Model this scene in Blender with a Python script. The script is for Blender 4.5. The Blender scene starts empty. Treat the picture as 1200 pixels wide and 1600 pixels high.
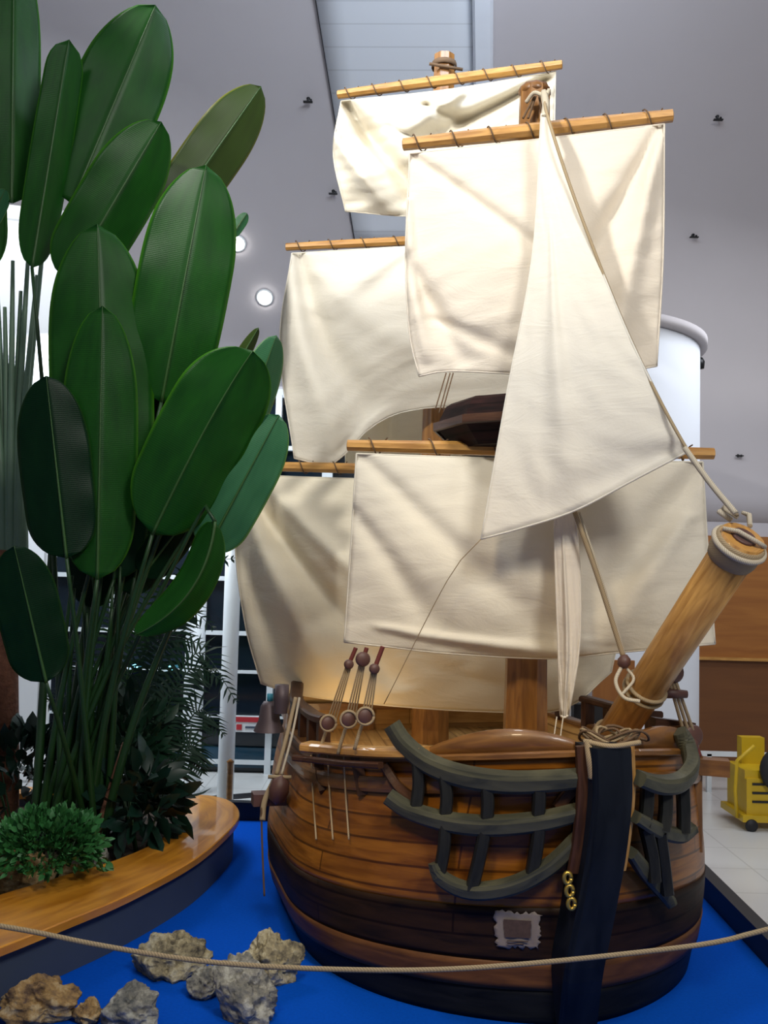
import bpy, math, random
from mathutils import Vector, Matrix, noise
random.seed(7)
SC = bpy.context.scene
COL = SC.collection
PI = math.pi

# ------------------------------------------------------------------ camera
FPX, PITCH, ROLL, CAMH = 1500.0, math.atan(100/1500.0), 0.025, 2.1
CAM = Vector((0, 0, CAMH))
F_ = Vector((0, math.cos(PITCH), math.sin(PITCH)))
U0 = Vector((0, -math.sin(PITCH), math.cos(PITCH)))
R0 = Vector((1, 0, 0))
U_ = U0*math.cos(ROLL) - R0*math.sin(ROLL)
R_ = R0*math.cos(ROLL) + U0*math.sin(ROLL)
cd = bpy.data.cameras.new('camera')
cd.sensor_fit = 'VERTICAL'; cd.sensor_height = 24.0; cd.lens = 24.0*FPX/1600.0
cd.clip_end = 100
cam = bpy.data.objects.new('camera', cd); COL.objects.link(cam)
m = Matrix.Identity(4)
for i in range(3):
    m[i][0] = R_[i]; m[i][1] = U_[i]; m[i][2] = -F_[i]; m[i][3] = CAM[i]
cam.matrix_world = m
SC.camera = cam

# ------------------------------------------------------------------ world, lamps, exposure
SC.view_settings.view_transform = 'Standard'
SC.view_settings.look = 'None'
SC.view_settings.gamma = 1.0
SC.view_settings.use_curve_mapping = False
SC.view_settings.exposure = 0.0
w = bpy.data.worlds.new('hall_ambience'); SC.world = w
w.use_nodes = True
w.node_tree.nodes['Background'].inputs[0].default_value = (0.90, 0.93, 1.0, 1)
w.node_tree.nodes['Background'].inputs[1].default_value = 0.17

def lamp(name, kind, loc, target, energy, color=(1, 1, 1), size=0.5, spot=60, blend=0.6, size_y=None):
    d = bpy.data.lights.new(name, kind); d.energy = energy; d.color = color
    if kind == 'AREA':
        d.size = size
        if size_y: d.shape = 'RECTANGLE'; d.size_y = size_y
    else:
        d.shadow_soft_size = size
    if kind == 'SPOT': d.spot_size = math.radians(spot); d.spot_blend = blend
    o = bpy.data.objects.new(name, d); COL.objects.link(o)
    o.location = loc
    o.rotation_euler = (Vector(target)-Vector(loc)).to_track_quat('-Z', 'Y').to_euler()
    return o
lamp('key_spot_lamp', 'SPOT', (-3.4, 1.2, 7.6), (0.7, 6.6, 4.4), 2000, (1.0, 0.97, 0.90), 0.28, 44, 0.8)
lamp('high_spot_lamp', 'SPOT', (-3.4, 5.3, 7.9), (0.0, 7.3, 5.6), 850, (1.0, 0.97, 0.92), 0.10, 36, 0.7)
lamp('soft_front_lamp', 'AREA', (2.6, -1.0, 6.8), (0.6, 6.4, 3.6), 330, (1.0, 0.97, 0.92), 1.6)
lamp('carpet_lamp', 'SPOT', (-0.6, 3.4, 8.0), (-0.3, 5.0, 0.0), 330, (0.95, 0.97, 1.0), 0.4, 70, 0.8)
lamp('hull_lamp', 'SPOT', (-1.2, 1.0, 5.2), (0.50, 5.2, 0.85), 480, (1.0, 0.80, 0.52), 0.4, 38, 0.9)
lamp('lobby_lamp', 'AREA', (4.6, 8.5, 5.4), (3.6, 10.2, 0.6), 80, (0.93, 0.96, 1.0), 1.5)
lamp('entrance_lamp', 'AREA', (-2.6, 9.3, 4.4), (-2.6, 10.4, 0.0), 150, (0.85, 0.93, 1.0), 1.6)
lamp('planter_lamp', 'SPOT', (-4.0, 3.0, 7.5), (-1.9, 6.4, 5.0), 90, (0.95, 1.0, 0.95), 0.3, 60, 0.8)
lamp('panel_wash_fill', 'AREA', (-3.6, 7.6, 6.0), (-4.6, 9.2, 4.3), 60, (0.93, 0.97, 1.0), 0.8)  # added fill, not a fixture: brightens the white panelled wall at far left
lamp('deck_fill', 'POINT', (-0.28, 6.75, 0.97), (0, 0, 0), 4, (1.0, 0.72, 0.35), 0.12)  # added unseen warm fill standing in for the glow on the deck boards
lamp('cove_lamp', 'AREA', (1.0, 5.5, 7.4), (0.0, 9.0, 8.6), 130, (0.75, 0.86, 1.0), 1.2)

# ------------------------------------------------------------------ pixel rays (frame of 1200x1600)
def ray(px, py): return F_ + R_*((px-600)/FPX) - U_*((py-800)/FPX)
def at(px, py, Y):
    d = ray(px, py); return CAM + d*(Y/d.y)
def atz(px, py, z):
    d = ray(px, py); return CAM + d*((z-CAMH)/d.z)

# ------------------------------------------------------------------ materials
MATS = {}
def nt(name):
    mt = bpy.data.materials.new(name); mt.use_nodes = True
    n = mt.node_tree.nodes; l = mt.node_tree.links
    MATS[name] = mt
    return mt, n, l, n['Principled BSDF']
def spec(name, v): MATS[name].node_tree.nodes['Principled BSDF'].inputs['Specular IOR Level'].default_value = v
def c4(c): return (c[0], c[1], c[2], 1)
def plain(name, col, rough=0.6, metal=0.0, var=0.12, scale=12, bump=0.0, coat=0.0):
    mt, n, l, b = nt(name)
    b.inputs['Roughness'].default_value = rough; b.inputs['Metallic'].default_value = metal
    b.inputs['Coat Weight'].default_value = coat
    tc = n.new('ShaderNodeTexCoord'); no = n.new('ShaderNodeTexNoise'); no.inputs['Scale'].default_value = scale
    no.inputs['Detail'].default_value = 5
    l.new(tc.outputs['Object'], no.inputs['Vector'])
    mx = n.new('ShaderNodeMix'); mx.data_type = 'RGBA'
    mx.inputs[6].default_value = c4([x*(1-var) for x in col]); mx.inputs[7].default_value = c4([min(1, x*(1+var)) for x in col])
    l.new(no.outputs['Fac'], mx.inputs[0]); l.new(mx.outputs[2], b.inputs['Base Color'])
    if bump:
        bp = n.new('ShaderNodeBump'); bp.inputs['Strength'].default_value = bump; bp.inputs['Distance'].default_value = 0.02
        l.new(no.outputs['Fac'], bp.inputs['Height']); l.new(bp.outputs[0], b.inputs['Normal'])
    return mt
def wood(name, dark, light, rough=0.45, along=1.0, across=14.0, plank=0.0, plank_dark=0.35, coat=0.0, bump=0.25):
    """grain runs along UV.x ; planks divide UV.y every `plank` metres"""
    mt, n, l, b = nt(name)
    b.inputs['Roughness'].default_value = rough; b.inputs['Coat Weight'].default_value = coat
    uv = n.new('ShaderNodeUVMap'); uv.uv_map = 'UVMap'
    mp = n.new('ShaderNodeMapping'); mp.inputs['Scale'].default_value = (along, across, 1)
    l.new(uv.outputs[0], mp.inputs[0])
    no = n.new('ShaderNodeTexNoise'); no.inputs['Scale'].default_value = 2.2; no.inputs['Detail'].default_value = 7
    no.inputs['Distortion'].default_value = 0.6
    l.new(mp.outputs[0], no.inputs['Vector'])
    rp = n.new('ShaderNodeValToRGB'); rp.color_ramp.elements[0].position = 0.32; rp.color_ramp.elements[1].position = 0.68
    rp.color_ramp.elements[0].color = c4(dark); rp.color_ramp.elements[1].color = c4(light)
    l.new(no.outputs['Fac'], rp.inputs[0])
    last = rp.outputs[0]
    if plank:
        br = n.new('ShaderNodeTexBrick'); br.inputs['Scale'].default_value = 1.0
        br.inputs['Brick Width'].default_value = 1.7; br.inputs['Row Height'].default_value = plank
        br.inputs['Mortar Size'].default_value = 0.006; br.inputs['Mortar Smooth'].default_value = 0.2
        br.inputs['Color1'].default_value = (1, 1, 1, 1); br.inputs['Color2'].default_value = (0.62, 0.58, 0.55, 1)
        br.inputs['Mortar'].default_value = (plank_dark, plank_dark*0.9, plank_dark*0.8, 1)
        l.new(uv.outputs[0], br.inputs['Vector'])
        mu = n.new('ShaderNodeMix'); mu.data_type = 'RGBA'; mu.blend_type = 'MULTIPLY'; mu.inputs[0].default_value = 1
        l.new(last, mu.inputs[6]); l.new(br.outputs['Color'], mu.inputs[7]); last = mu.outputs[2]
    l.new(last, b.inputs['Base Color'])
    if bump:
        bp = n.new('ShaderNodeBump'); bp.inputs['Strength'].default_value = bump; bp.inputs['Distance'].default_value = 0.01
        l.new(no.outputs['Fac'], bp.inputs['Height']); l.new(bp.outputs[0], b.inputs['Normal'])
    return mt
def cloth(name, col, trans=0.25):
    mt, n, l, b = nt(name)
    b.inputs['Roughness'].default_value = 0.9
    b.inputs['Sheen Weight'].default_value = 0.15
    tc = n.new('ShaderNodeTexCoord')
    n1 = n.new('ShaderNodeTexNoise'); n1.inputs['Scale'].default_value = 3.5; n1.inputs['Detail'].default_value = 8; n1.inputs['Roughness'].default_value = 0.6
    n1.inputs['Distortion'].default_value = 0.8
    mp = n.new('ShaderNodeMapping'); mp.inputs['Scale'].default_value = (0.8, 1, 2.2); mp.inputs['Rotation'].default_value = (0, 0.35, 0)
    l.new(tc.outputs['Object'], mp.inputs[0]); l.new(mp.outputs[0], n1.inputs['Vector'])
    n2 = n.new('ShaderNodeTexNoise'); n2.inputs['Scale'].default_value = 90; n2.inputs['Detail'].default_value = 2
    l.new(tc.outputs['Object'], n2.inputs['Vector'])
    b1 = n.new('ShaderNodeBump'); b1.inputs['Strength'].default_value = 0.35; b1.inputs['Distance'].default_value = 0.025
    b2 = n.new('ShaderNodeBump'); b2.inputs['Strength'].default_value = 0.25; b2.inputs['Distance'].default_value = 0.002
    l.new(n1.outputs['Fac'], b1.inputs['Height']); l.new(n2.outputs['Fac'], b2.inputs['Height'])
    l.new(b1.outputs[0], b2.inputs['Normal']); l.new(b2.outputs[0], b.inputs['Normal'])
    mx = n.new('ShaderNodeMix'); mx.data_type = 'RGBA'
    mx.inputs[6].default_value = c4([x*0.94 for x in col]); mx.inputs[7].default_value = c4(col)
    l.new(n1.outputs['Fac'], mx.inputs[0]); l.new(mx.outputs[2], b.inputs['Base Color'])
    tr = n.new('ShaderNodeBsdfTranslucent'); tr.inputs['Color'].default_value = c4([col[0], col[1]*0.93, col[2]*0.82])
    l.new(b2.outputs[0], tr.inputs['Normal'])
    ms = n.new('ShaderNodeMixShader'); ms.inputs[0].default_value = trans
    l.new(b.outputs[0], ms.inputs[1]); l.new(tr.outputs[0], ms.inputs[2])
    l.new(ms.outputs[0], n['Material Output'].inputs['Surface'])
    return mt
def leafmat(name, dark, light, rough=0.38, vein=150, ang=1.0):
    mt, n, l, b = nt(name)
    b.inputs['Roughness'].default_value = rough
    uv = n.new('ShaderNodeUVMap'); uv.uv_map = 'UVMap'
    wv = n.new('ShaderNodeTexWave'); wv.wave_type = 'BANDS'; wv.bands_direction = 'X'
    wv.inputs['Scale'].default_value = vein/6.0; wv.inputs['Distortion'].default_value = 1.2; wv.inputs['Detail'].default_value = 2
    l.new(uv.outputs[0], wv.inputs['Vector'])
    no = n.new('ShaderNodeTexNoise'); no.inputs['Scale'].default_value = 3.0; no.inputs['Detail'].default_value = 3
    l.new(uv.outputs[0], no.inputs['Vector'])
    mx = n.new('ShaderNodeMix'); mx.data_type = 'RGBA'; mx.inputs[6].default_value = c4(dark); mx.inputs[7].default_value = c4(light)
    ad = n.new('ShaderNodeMath'); ad.operation = 'MULTIPLY_ADD'; ad.inputs[1].default_value = 0.25
    l.new(wv.outputs['Fac'], ad.inputs[0]); l.new(no.outputs['Fac'], ad.inputs[2])
    l.new(ad.outputs[0], mx.inputs[0])
    # pale rim along the edge of the blade (UV.y runs -1..1 across)
    sp = n.new('ShaderNodeSeparateXYZ'); l.new(uv.outputs[0], sp.inputs[0])
    ab = n.new('ShaderNodeMath'); ab.operation = 'ABSOLUTE'; l.new(sp.outputs['Y'], ab.inputs[0])
    mr = n.new('ShaderNodeMapRange'); mr.inputs[1].default_value = 0.93; mr.inputs[2].default_value = 1.0
    l.new(ab.outputs[0], mr.inputs[0])
    m2 = n.new('ShaderNodeMix'); m2.data_type = 'RGBA'; m2.inputs[7].default_value = c4((light[0]*4, light[1]*2.1, light[2]))
    l.new(mr.outputs[0], m2.inputs[0]); l.new(mx.outputs[2], m2.inputs[6])
    l.new(m2.outputs[2], b.inputs['Base Color'])
    bp = n.new('ShaderNodeBump'); bp.inputs['Strength'].default_value = 0.09; bp.inputs['Distance'].default_value = 0.004
    l.new(wv.outputs['Fac'], bp.inputs['Height']); l.new(bp.outputs[0], b.inputs['Normal'])
    tr = n.new('ShaderNodeBsdfTranslucent'); tr.inputs['Color'].default_value = c4((light[0]*1.5, light[1]*1.6, light[2]))
    ms = n.new('ShaderNodeMixShader'); ms.inputs[0].default_value = 0.16
    l.new(b.outputs[0], ms.inputs[1]); l.new(tr.outputs[0], ms.inputs[2]); l.new(ms.outputs[0], n['Material Output'].inputs['Surface'])
    return mt
def rockmat(name, dark, light, tint):
    mt, n, l, b = nt(name)
    b.inputs['Roughness'].default_value = 0.92
    tc = n.new('ShaderNodeTexCoord')
    n1 = n.new('ShaderNodeTexNoise'); n1.inputs['Scale'].default_value = 9; n1.inputs['Detail'].default_value = 9; n1.inputs['Roughness'].default_value = 0.7
    vo = n.new('ShaderNodeTexVoronoi'); vo.inputs['Scale'].default_value = 26
    for x in (n1, vo): l.new(tc.outputs['Object'], x.inputs['Vector'])
    rp = n.new('ShaderNodeValToRGB')
    rp.color_ramp.elements[0].position = 0.36; rp.color_ramp.elements[0].color = c4(dark)
    rp.color_ramp.elements[1].position = 0.62; rp.color_ramp.elements[1].color = c4(light)
    e = rp.color_ramp.elements.new(0.5); e.color = c4(tint)
    l.new(n1.outputs['Fac'], rp.inputs[0]); l.new(rp.outputs[0], b.inputs['Base Color'])
    bp = n.new('ShaderNodeBump'); bp.inputs['Strength'].default_value = 0.9; bp.inputs['Distance'].default_value = 0.02
    ad = n.new('ShaderNodeMath'); ad.operation = 'ADD'; l.new(n1.outputs['Fac'], ad.inputs[0]); l.new(vo.outputs['Distance'], ad.inputs[1])
    l.new(ad.outputs[0], bp.inputs['Height']); l.new(bp.outputs[0], b.inputs['Normal'])
    return mt
def ropemat(name, col):
    mt, n, l, b = nt(name)
    b.inputs['Roughness'].default_value = 0.85
    uv = n.new('ShaderNodeUVMap'); uv.uv_map = 'UVMap'
    mp = n.new('ShaderNodeMapping'); mp.inputs['Rotation'].default_value = (0, 0, 0.7); mp.inputs['Scale'].default_value = (40, 40, 1)
    l.new(uv.outputs[0], mp.inputs[0])
    wv = n.new('ShaderNodeTexWave'); wv.inputs['Scale'].default_value = 1.0; l.new(mp.outputs[0], wv.inputs['Vector'])
    mx = n.new('ShaderNodeMix'); mx.data_type = 'RGBA'; mx.inputs[6].default_value = c4([x*0.55 for x in col]); mx.inputs[7].default_value = c4(col)
    l.new(wv.outputs['Fac'], mx.inputs[0]); l.new(mx.outputs[2], b.inputs['Base Color'])
    return mt
def emis(name, col, st):
    mt, n, l, b = nt(name)
    b.inputs['Base Color'].default_value = c4(col); b.inputs['Emission Color'].default_value = c4(col); b.inputs['Emission Strength'].default_value = st
    return mt
def panelmat(name, col, bw, rh, line=0.72, rough=0.5, msz=0.012):
    mt, n, l, b = nt(name); b.inputs['Roughness'].default_value = rough
    uv = n.new('ShaderNodeUVMap'); uv.uv_map = 'UVMap'
    br = n.new('ShaderNodeTexBrick'); br.inputs['Scale'].default_value = 1; br.offset = 0
    br.inputs['Brick Width'].default_value = bw; br.inputs['Row Height'].default_value = rh
    br.inputs['Mortar Size'].default_value = msz; br.inputs['Mortar Smooth'].default_value = 0.3
    br.inputs['Color1'].default_value = c4(col); br.inputs['Color2'].default_value = c4([x*0.97 for x in col])
    br.inputs['Mortar'].default_value = c4([x*line for x in col])
    l.new(uv.outputs[0], br.inputs['Vector']); l.new(br.outputs['Color'], b.inputs['Base Color'])
    return mt

plain('plaster', (0.47, 0.45, 0.475), 0.9, var=0.03, scale=2.0)
plain('plaster_white', (0.66, 0.70, 0.77), 0.7, var=0.03, scale=2.0)
panelmat('panel_pale', (0.66, 0.70, 0.76), 9.0, 0.30, 0.84, 0.6)
panelmat('panel_white', (0.80, 0.82, 0.84), 1.4, 0.75, 0.55, 0.5, 0.014)
panelmat('tile_floor', (0.70, 0.71, 0.70), 0.6, 0.6, 0.80, 0.25, 0.008)
plain('carpet', (0.001, 0.072, 0.48), 0.95, var=0.18, scale=60, bump=0.15)
spec('carpet', 0.05)
plain('black_kerb', (0.006, 0.007, 0.010), 0.5, var=0.2)
plain('planter_blue', (0.055, 0.075, 0.115), 0.6, var=0.1, scale=4)
wood('bench_wood', (0.42, 0.150, 0.010), (0.70, 0.30, 0.028), 0.30, 1.0, 7.0, 0.0, coat=0.5, bump=0.05)
wood('wall_wood', (0.27, 0.095, 0.016), (0.36, 0.14, 0.026), 0.5, 0.5, 5.0, 0.0, bump=0.02)
wood('dado_wood', (0.13, 0.045, 0.010), (0.16, 0.058, 0.013), 0.5, 0.5, 5.0, 0.0, bump=0.02)
wood('spar_wood', (0.36, 0.165, 0.034), (0.62, 0.33, 0.085), 0.42, 2.0, 14.0, 0.0, coat=0.25)
wood('mast_wood', (0.18, 0.072, 0.014), (0.33, 0.15, 0.032), 0.42, 2.0, 12.0, 0.0, coat=0.25)
wood('hull_wood', (0.20, 0.062, 0.005), (0.44, 0.165, 0.016), 0.4, 1.4, 12.0, 0.105, 0.30, coat=0.12)
wood('hull_dark', (0.014, 0.008, 0.005), (0.040, 0.019, 0.009), 0.55, 1.4, 10.0, 0.09, 0.35)
spec('hull_dark', 0.15)
wood('hull_stripe', (0.075, 0.030, 0.012), (0.17, 0.068, 0.022), 0.5, 1.4, 10.0, 0.0)
spec('hull_stripe', 0.2)
wood('hull_black', (0.005, 0.006, 0.007), (0.013, 0.014, 0.016), 0.45, 1.4, 10.0, 0.0)
spec('hull_black', 0.1)
wood('inner_wood', (0.44, 0.235, 0.065), (0.66, 0.39, 0.13), 0.5, 1.4, 10.0, 0.12, 0.5)
wood('trim_wood', (0.125, 0.050, 0.012), (0.25, 0.11, 0.026), 0.4, 2.0, 12.0, 0.0, coat=0.2)
wood('dark_wood', (0.035, 0.015, 0.009), (0.085, 0.036, 0.018), 0.45, 2.0, 12.0, 0.0)
wood('nest_wood', (0.008, 0.004, 0.004), (0.028, 0.010, 0.009), 0.6, 2.0, 12.0, 0.09, 0.4)
wood('rail_paint', (0.040, 0.042, 0.030), (0.095, 0.092, 0.056), 0.5, 2.0, 8.0, 0.0, bump=0.3)
wood('rail_dark', (0.010, 0.011, 0.011), (0.024, 0.025, 0.023), 0.5, 2.0, 8.0, 0.0)
wood('stem_black', (0.004, 0.006, 0.010), (0.012, 0.016, 0.024), 0.45, 1.0, 8.0, 0.0)
cloth('canvas', (0.88, 0.83, 0.70)); cloth('canvas_warm', (0.90, 0.83, 0.71)); cloth('canvas_white', (0.91, 0.88, 0.79), 0.3)
cloth('canvas_deep', (0.87, 0.80, 0.63), 0.2)
ropemat('rope_tan', (0.44, 0.33, 0.19)); ropemat('rope_pale', (0.66, 0.58, 0.44)); ropemat('rope_dark', (0.16, 0.095, 0.05))
plain('block_wood', (0.10, 0.045, 0.035), 0.5, bump=0.1)
plain('red_seizing', (0.13, 0.022, 0.016), 0.7)
plain('brass', (0.55, 0.38, 0.08), 0.35, 0.8)
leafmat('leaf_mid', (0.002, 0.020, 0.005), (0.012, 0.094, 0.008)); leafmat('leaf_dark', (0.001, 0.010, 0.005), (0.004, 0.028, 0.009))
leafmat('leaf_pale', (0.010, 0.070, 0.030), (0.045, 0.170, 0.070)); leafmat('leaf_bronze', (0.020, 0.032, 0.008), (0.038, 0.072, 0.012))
plain('stalk', (0.012, 0.048, 0.010), 0.45, var=0.3, scale=5); plain('stalk_pale', (0.12, 0.20, 0.13), 0.5, var=0.25, scale=5)
plain('rib', (0.025, 0.082, 0.014), 0.45); plain('palm_leaf', (0.010, 0.042, 0.020), 0.45, var=0.35, scale=4)
plain('palm_leaf_light', (0.030, 0.11, 0.028), 0.45, var=0.35, scale=4)
plain('shrub_leaf', (0.030, 0.150, 0.035), 0.5, var=0.5, scale=9); plain('broad_leaf', (0.006, 0.026, 0.016), 0.35, var=0.4, scale=5)
plain('bark', (0.13, 0.050, 0.025), 0.9, var=0.5, scale=25, bump=0.8); plain('soil', (0.035, 0.022, 0.013), 0.95, var=0.4, scale=20, bump=0.6)
rockmat('coral_rock', (0.075, 0.065, 0.05), (0.56, 0.52, 0.38), (0.34, 0.29, 0.17))
rockmat('grey_rock', (0.08, 0.085, 0.085), (0.50, 0.50, 0.44), (0.26, 0.25, 0.21))
rockmat('amber_rock', (0.10, 0.06, 0.04), (0.54, 0.42, 0.24), (0.36, 0.22, 0.08))
plain('white_frame', (0.70, 0.75, 0.78), 0.4, var=0.03); plain('night_glass', (0.008, 0.014, 0.022), 0.08, var=0.2, scale=1)
plain('blue_glass', (0.010, 0.045, 0.08), 0.1, var=0.2, scale=1)
plain('sign_white', (0.68, 0.70, 0.72), 0.5, var=0.02); plain('sign_red', (0.42, 0.02, 0.03), 0.5, var=0.02)
plain('yellow_plastic', (0.60, 0.40, 0.012), 0.4, var=0.08); plain('black_rubber', (0.010, 0.011, 0.014), 0.6)
plain('paper', (0.24, 0.20, 0.175), 0.85, var=0.2, scale=25); plain('ink', (0.075, 0.045, 0.035), 0.8, var=0.5, scale=40)
plain('black_metal', (0.015, 0.016, 0.018), 0.4, 0.6); emis('lamp_glow', (1.0, 0.98, 0.92), 20.0); emis('blue_glow', (0.2, 0.75, 1.0), 5.0)
plain('bronze_bell', (0.085, 0.060, 0.065), 0.5, 0.3); plain('turquoise', (0.04, 0.28, 0.38), 0.6)

for _m, _s in (('leaf_mid', .22), ('leaf_dark', .12), ('leaf_pale', .3), ('leaf_bronze', .22), ('stem_black', .15), ('nest_wood', .08), ('hull_wood', .3), ('rail_dark', .2), ('rail_paint', .3), ('dark_wood', .25)): spec(_m, _s)
# ------------------------------------------------------------------ mesh collector
class MB:
    def __init__(s): s.v = []; s.f = []; s.uv = []; s.sm = []
    def vert(s, p): s.v.append(Vector(p)); return len(s.v)-1
    def face(s, idx, uvs=None, smooth=True):
        s.f.append(idx); s.uv.append(uvs or [(0, 0)]*len(idx)); s.sm.append(smooth)
    def grid(s, P, uvf, smooth=True, close_j=False):
        n, m_ = len(P), len(P[0]); b = len(s.v)
        for r in P:
            for p in r: s.v.append(Vector(p))
        for i in range(n-1):
            for j in range(m_ if close_j else m_-1):
                j2 = (j+1) % m_
                s.face([b+i*m_+j, b+i*m_+j2, b+(i+1)*m_+j2, b+(i+1)*m_+j],
                       [uvf(i, j), uvf(i, j+1), uvf(i+1, j+1), uvf(i+1, j)], smooth)
        return b
    def tube(s, pts, rad, n=10, caps=True, flat=None, spin=0.0, smooth=True, squash=1.0):
        pts = [Vector(p) for p in pts]
        if not hasattr(rad, '__len__'): rad = [rad]*len(pts)
        T = []
        for i in range(len(pts)):
            a = pts[max(0, i-1)]; c = pts[min(len(pts)-1, i+1)]
            T.append((c-a).normalized())
        ref = Vector(flat) if flat else (Vector((0, 0, 1)) if abs(T[0].z) < 0.85 else Vector((0, 1, 0)))
        x = T[0].cross(ref).normalized(); rows = []; L = [0]
        for i, p in enumerate(pts):
            if i: L.append(L[-1]+(p-pts[i-1]).length)
            x = (x - T[i]*x.dot(T[i])).normalized(); y = T[i].cross(x)
            rows.append([p + (x*math.cos(2*PI*j/n+spin) + y*math.sin(2*PI*j/n+spin)*squash)*rad[i] for j in range(n)])
        r0 = max(rad)
        b = s.grid(rows, lambda i, j: (L[i], j/n*2*PI*r0), smooth, True)
        if caps:
            s.face([b+j for j in range(n)][::-1], [(0.3*r0*math.cos(j), r0*math.sin(j)) for j in range(n)], False)
            k = b+(len(pts)-1)*n
            s.face([k+j for j in range(n)], [(0.3*r0*math.cos(j), r0*math.sin(j)) for j in range(n)], False)
        return s
    def box(s, c, size, X=(1, 0, 0), Y=(0, 1, 0), Z=(0, 0, 1), smooth=False):
        c = Vector(c); X = Vector(X).normalized(); Y = Vector(Y).normalized(); Z = Vector(Z).normalized()
        h = [k/2 for k in size]
        def P(a, b_, d): return c + X*h[0]*a + Y*h[1]*b_ + Z*h[2]*d
        fs = [((0, 1), 2), ((0, 2), 1), ((1, 2), 0)]
        for (ax, o) in fs:
            for sg in (-1, 1):
                q = []; u = []
                for (i, j) in ((-1, -1), (1, -1), (1, 1), (-1, 1)):
                    k = [0, 0, 0]; k[ax[0]] = i; k[ax[1]] = j; k[o] = sg
                    q.append(s.vert(P(*k)))
                    a, b_ = ax
                    if size[a] >= size[b_]: u.append((i*h[a], j*h[b_]))
                    else: u.append((j*h[b_], i*h[a]))
                if (sg == 1) == (o == 1): q = q[::-1]; u = u[::-1]
                s.face(q, u, smooth)
        return s
    def bar(s, a, b_, wd, ht, up=(0, 0, 1)):
        a = Vector(a); b_ = Vector(b_); d = b_-a; X = d.normalized(); Y = Vector(up).cross(X).normalized(); Z = X.cross(Y)
        return s.box((a+b_)/2, (d.length, wd, ht), X, Y, Z)
    def sweep(s, pts, wd, ht, up=(0, 0, 1)):
        """rectangular section swept along a polyline; wd/ht may be lists"""
        pts = [Vector(p) for p in pts]; n = len(pts)
        W = wd if hasattr(wd, '__len__') else [wd]*n; H = ht if hasattr(ht, '__len__') else [ht]*n
        rows = []; L = [0]
        for i, p in enumerate(pts):
            if i: L.append(L[-1]+(p-pts[i-1]).length)
            T = (pts[min(n-1, i+1)]-pts[max(0, i-1)]).normalized()
            S = T.cross(Vector(up)).normalized(); N = S.cross(T)
            e = 0.22
            rows.append([p+S*W[i]*a+N*H[i]*b_ for a, b_ in ((-.5, -.5+e), (-.5+e*.6, -.5), (.5-e*.6, -.5), (.5, -.5+e), (.5, .5-e), (.5-e*.6, .5), (-.5+e*.6, .5), (-.5, .5-e))])
        b = s.grid(rows, lambda i, j: (L[i], j*0.04), False, True)
        s.face([b+j for j in range(8)][::-1], None, False); k = b+(n-1)*8
        s.face([k+j for j in range(8)], None, False)
        return s
    def lathe(s, prof, c=(0, 0, 0), n=24, axis=(0, 0, 1), smooth=True, spin=0):
        A = Vector(axis).normalized(); c = Vector(c)
        x = A.orthogonal().normalized() if abs(A.z) < 0.99 else Vector((1, 0, 0)); y = A.cross(x)
        rows = [[c + A*h + (x*math.cos(2*PI*j/n+spin)+y*math.sin(2*PI*j/n+spin))*max(r, 1e-4) for j in range(n)] for r, h in prof]
        L = [0]
        for i in range(1, len(prof)): L.append(L[-1]+math.hypot(prof[i][0]-prof[i-1][0], prof[i][1]-prof[i-1][1]))
        R = max(p[0] for p in prof)
        s.grid(rows, lambda i, j: (j/n*2*PI*R, L[i]), smooth, True)
        return s
    def prism(s, poly, z0, z1):
        n = len(poly); b = len(s.v)
        for z in (z0, z1):
            for p in poly: s.v.append(Vector((p[0], p[1], z)))
        L = 0
        for i in range(n):
            j = (i+1) % n; d = math.hypot(poly[j][0]-poly[i][0], poly[j][1]-poly[i][1])
            s.face([b+i, b+j, b+n+j, b+n+i], [(L, z0), (L+d, z0), (L+d, z1), (L, z1)], False); L += d
        s.face([b+n+i for i in range(n)], [(p[0], p[1]) for p in poly], False)
        s.face([b+i for i in range(n)][::-1], [(p[0], p[1]) for p in poly][::-1], False)
        return s
    def build(s, name, mat, parent=None, origin=None, solid=0.0, subsurf=0):
        if parent is not None: org = Vector(parent['_o']) if '_o' in parent else Vector((0, 0, 0))
        elif origin is not None: org = Vector(origin)
        else:
            xs = [p.x for p in s.v]; ys = [p.y for p in s.v]; zs = [p.z for p in s.v]
            org = Vector(((min(xs)+max(xs))/2, (min(ys)+max(ys))/2, min(zs)))
        me = bpy.data.meshes.new(name)
        me.from_pydata([tuple(p-org) for p in s.v], [], s.f)
        ul = me.uv_layers.new(name='UVMap'); k = 0
        for fi, f in enumerate(s.f):
            for q in range(len(f)): ul.data[k].uv = s.uv[fi][q]; k += 1
        me.polygons.foreach_set('use_smooth', s.sm)
        me.materials.append(MATS[mat]); me.validate(); me.update()
        o = bpy.data.objects.new(name, me); COL.objects.link(o)
        ORG[o.name] = org
        o['_o'] = tuple(org)
        if parent is not None: o.parent = parent
        else: o.location = org
        if solid:
            md = o.modifiers.new('thickness', 'SOLIDIFY'); md.thickness = solid; md.offset = 0
        if subsurf:
            md = o.modifiers.new('smooth', 'SUBSURF'); md.levels = subsurf; md.render_levels = subsurf
        return o
ORG = {}
def tag(o, label, cat, group=None, kind=None):
    o['label'] = label; o['category'] = cat
    if group: o['group'] = group
    if kind: o['kind'] = kind
    return o
def thing(name, loc, label, cat, group=None):
    o = bpy.data.objects.new(name, None); COL.objects.link(o); o.location = loc; o.empty_display_size = 0.1
    o['_o'] = tuple(loc)
    return tag(o, label, cat, group)
def struct(o): o['kind'] = 'structure'; return o
def smooth(a, b, x):
    t = max(0.0, min(1.0, (x-a)/(b-a))); return t*t*(3-2*t)
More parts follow.
